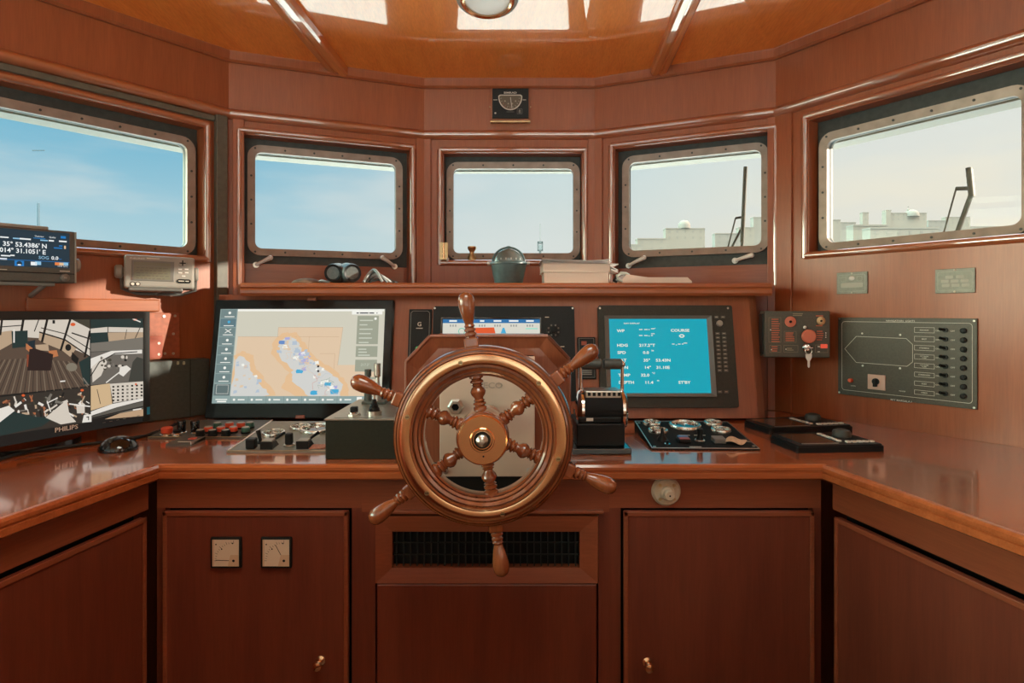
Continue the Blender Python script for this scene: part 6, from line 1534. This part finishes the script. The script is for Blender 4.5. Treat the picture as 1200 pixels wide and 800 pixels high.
def church(t, w_, h, d_):
    mb = MB(); r_ = 8.2; x = w_*.34; mb.lathe([(r_, 0), (r_, 2.)]+[(r_*cos(a), 2.+r_*.8*sin(a)) for a in [PI/2*k/8 for k in range(1, 8)]]+[(.0001, 2.+r_*.8)], ST2, (x, d_*.4, h-4.5), seg=28); part('dome', mb, t)
    mb = MB(); mb.cyl(1.3, 3.2, ST2, (x-4, d_*.4, h+.5), 'z', 12); mb.lathe([(1.5, 0), (.1, 2.5)], ST2, (x-4, d_*.4, h+3.7), 'z', 12); mb.box(x-4.12, x-3.88, d_*.4-.1, d_*.4+.1, h+5, h+9, ST2); mb.box(x-5, x-3, d_*.4-.1, d_*.4+.1, h+7.2, h+7.6, ST2); part('lantern_with_cross', mb, t)
    mb = MB(); mb.box(-w_-.15, -w_+6, -1, 7.5, 0, h+2.2, ST); mb.box(-w_-.3, -w_+2, -1.3, 7.5, h+2.2, h+3.2, ST); mb.box(-w_+4, -w_+6.3, -1.3, 7.5, h+2.2, h+3.2, ST); part('tower', mb, t)
blk(1038, 1086, 249, 'far church with a square tower, a dome and a cross in the right window', extra=church)
blk(1088, 1112, 258, 'low far house right of the church', dy=8, m_=ST2); blk(1108, 1137, 254, 'far house behind the wiper of the right window', dy=16); blk(1134, 1170, 265, 'low far house right of the wiper in the right window', dy=4, m_=ST2); blk(1020, 1100, 266, 'long low far rampart below the church', dy=-80)

# wipers just outside two of the panes
def wiper(M, y, arms, label, blade_px):
    T = M @ Matrix.Translation((0, y, 0)); t = thing('window_wiper', label, 'wiper', T, 'wipers outside the panes')
    WB = mat('wiper_dark', (.10, .085, .06), .5)
    mb = MB()
    for pts, r_ in arms: mb.tube([(on(M, *p, y)[0], 0, on(M, *p, y)[1]) for p in pts], r_, WB, 8)
    part('arm', mb, t)
    mb = MB(); a, b = on(M, *blade_px[0], y), on(M, *blade_px[1], y); mb.tube([(a[0], -.008, a[1]), (b[0], -.008, b[1])], blade_px[2], WB, 8)
    for k in range(4): f = .15+.23*k; x, z = a[0]*(1-f)+b[0]*f, a[1]*(1-f)+b[1]*f; mb.box(x-.006, x+.006, -.012, .004, z-.012, z+.012, WB, .002)
    part('blade', mb, t)
yo = .048+.018+.012+.035
wiper(FD, yo, ((((869.5, 292), (871.5, 254), (874, 197)), .0058), (((872, 254), (862, 255.5)), .0045), (((862, 255.5), (853, 290)), .0028), (((868, 269), (857, 291)), .0042)), 'dark wiper standing upright outside the fourth window', ((874, 196), (870, 284), .0072))
wiper(FE, yo, ((((1121, 275), (1138, 228)), .0068), (((1138, 220.5), (1120.5, 221)), .006), (((1120.5, 221), (1105.5, 275)), .0025)), 'short bent wiper outside the right side window', ((1136.5, 197), (1140, 231), .0072))
# ------------------------------------------------------------------ camera
cd = bpy.data.cameras.new('camera'); cd.sensor_width = 36; cd.lens = 36*FPX/1200
cd.shift_y = -(400-CY)/1200; cd.clip_start = .01; cd.clip_end = 5000
cam = bpy.data.objects.new('camera', cd); COL.objects.link(cam)
cam.location = EYE; cam.rotation_euler = (PI/2, 0, 0); SC.camera = cam

# ------------------------------------------------------------------ sky
W = bpy.data.worlds.new('sky'); SC.world = W; W.use_nodes = True
nt = W.node_tree; nt.nodes.clear(); N = nt.nodes.new; Lk = nt.links.new
out = N('ShaderNodeOutputWorld'); bg = N('ShaderNodeBackground'); Lk(bg.outputs[0], out.inputs[0])
tc = N('ShaderNodeTexCoord'); sep = N('ShaderNodeSeparateXYZ'); Lk(tc.outputs['Generated'], sep.inputs[0])
def mrange(src, a, b, c=0., d=1.):
    m = N('ShaderNodeMapRange'); m.inputs[1].default_value = a; m.inputs[2].default_value = b; m.inputs[3].default_value = c; m.inputs[4].default_value = d
    m.interpolation_type = 'SMOOTHSTEP'; Lk(src, m.inputs[0]); return m.outputs[0]
def mixc(f, a, b):
    m = N('ShaderNodeMix'); m.data_type = 'RGBA'
    for i, v in ((0, f), (6, a), (7, b)):
        if isinstance(v, tuple): m.inputs[i].default_value = (*v, 1)
        elif isinstance(v, (int, float)): m.inputs[i].default_value = v
        else: Lk(v, m.inputs[i])
    return m.outputs[2]
def mixc_mul(a, b):
    m = N('ShaderNodeMix'); m.data_type = 'RGBA'; m.blend_type = 'MULTIPLY'; m.inputs[0].default_value = 1; Lk(a, m.inputs[6]); Lk(b, m.inputs[7]); return m.outputs[2]
up = mrange(sep.outputs[2], .02, .30)
blue = mixc(up, srgb(182, 208, 214), srgb(110, 176, 203))
pale = mixc(up, srgb(216, 216, 208), srgb(196, 212, 214))
warm = mixc(up, srgb(238, 224, 200), srgb(230, 226, 213))
c1 = mixc(mrange(sep.outputs[0], -.50, .12), blue, pale)
c2 = mixc(mrange(sep.outputs[0], .10, .62), c1, warm)
# soft streaks of cloud
mp = N('ShaderNodeMapping'); mp.inputs['Scale'].default_value = (2.0, 2.0, 9.0); Lk(tc.outputs['Generated'], mp.inputs[0])
nz = N('ShaderNodeTexNoise'); nz.inputs['Scale'].default_value = 1.6; nz.inputs['Detail'].default_value = 5; nz.inputs['Roughness'].default_value = .5; Lk(mp.outputs[0], nz.inputs[0])
cl = mrange(nz.outputs[0], .44, .70, 0, .55)
c3 = mixc(cl, c2, srgb(212, 216, 214))
# sky brightened astern, overhead and to port, added to light the room
ast = mrange(sep.outputs[1], .55, -.15, 1., ASTERN)
ml = N('ShaderNodeMix'); ml.data_type = 'RGBA'; ml.blend_type = 'MULTIPLY'; ml.inputs[0].default_value = 1
Lk(c3, ml.inputs[6])
zen = mrange(sep.outputs[2], .32, .75, 1., ZENITH)
prt = mrange(sep.outputs[0], -.68, -.95, 1., PORT)
def mul(a, b):
    m_ = N('ShaderNodeMath'); m_.operation = 'MULTIPLY'; Lk(a, m_.inputs[0]); Lk(b, m_.inputs[1]); return m_.outputs[0]
wf = mrange(mul(ast, prt), 1., 3., 0., 1.)
wtint = mixc(wf, (1., 1., 1.), WARM)
c3 = mixc_mul(c3, wtint); Lk(c3, ml.inputs[6])
ast = mul(mul(ast, zen), prt)
cmb = N('ShaderNodeCombineColor')
for i in range(3): Lk(ast, cmb.inputs[i])
Lk(cmb.outputs[0], ml.inputs[7]); Lk(ml.outputs[2], bg.inputs[0]); bg.inputs[1].default_value = SKY

# low sun over the starboard side
sd = bpy.data.lights.new('sun', 'SUN'); sd.energy = SUN; sd.angle = R_SUN; sd.color = (1., .86, .70)
so = bpy.data.objects.new('sun', sd); COL.objects.link(so)
to_sun = Vector(SUN_DIR); so.rotation_euler = to_sun.to_track_quat('Z', 'Y').to_euler()

vs = SC.view_settings
SC.display_settings.display_device = 'sRGB'
vs.view_transform = 'Standard'; vs.look = 'None'; vs.exposure = EXPO; vs.gamma = 1; vs.use_curve_mapping = False
cy = SC.cycles
cy.use_denoising = True; cy.denoiser = 'OPENIMAGEDENOISE'
cy.max_bounces = 10; cy.diffuse_bounces = 4; cy.glossy_bounces = 5; cy.transmission_bounces = 6; cy.transparent_max_bounces = 12
cy.sample_clamp_indirect = 6; cy.caustics_reflective = False; cy.caustics_refractive = False; cy.blur_glossy = .4
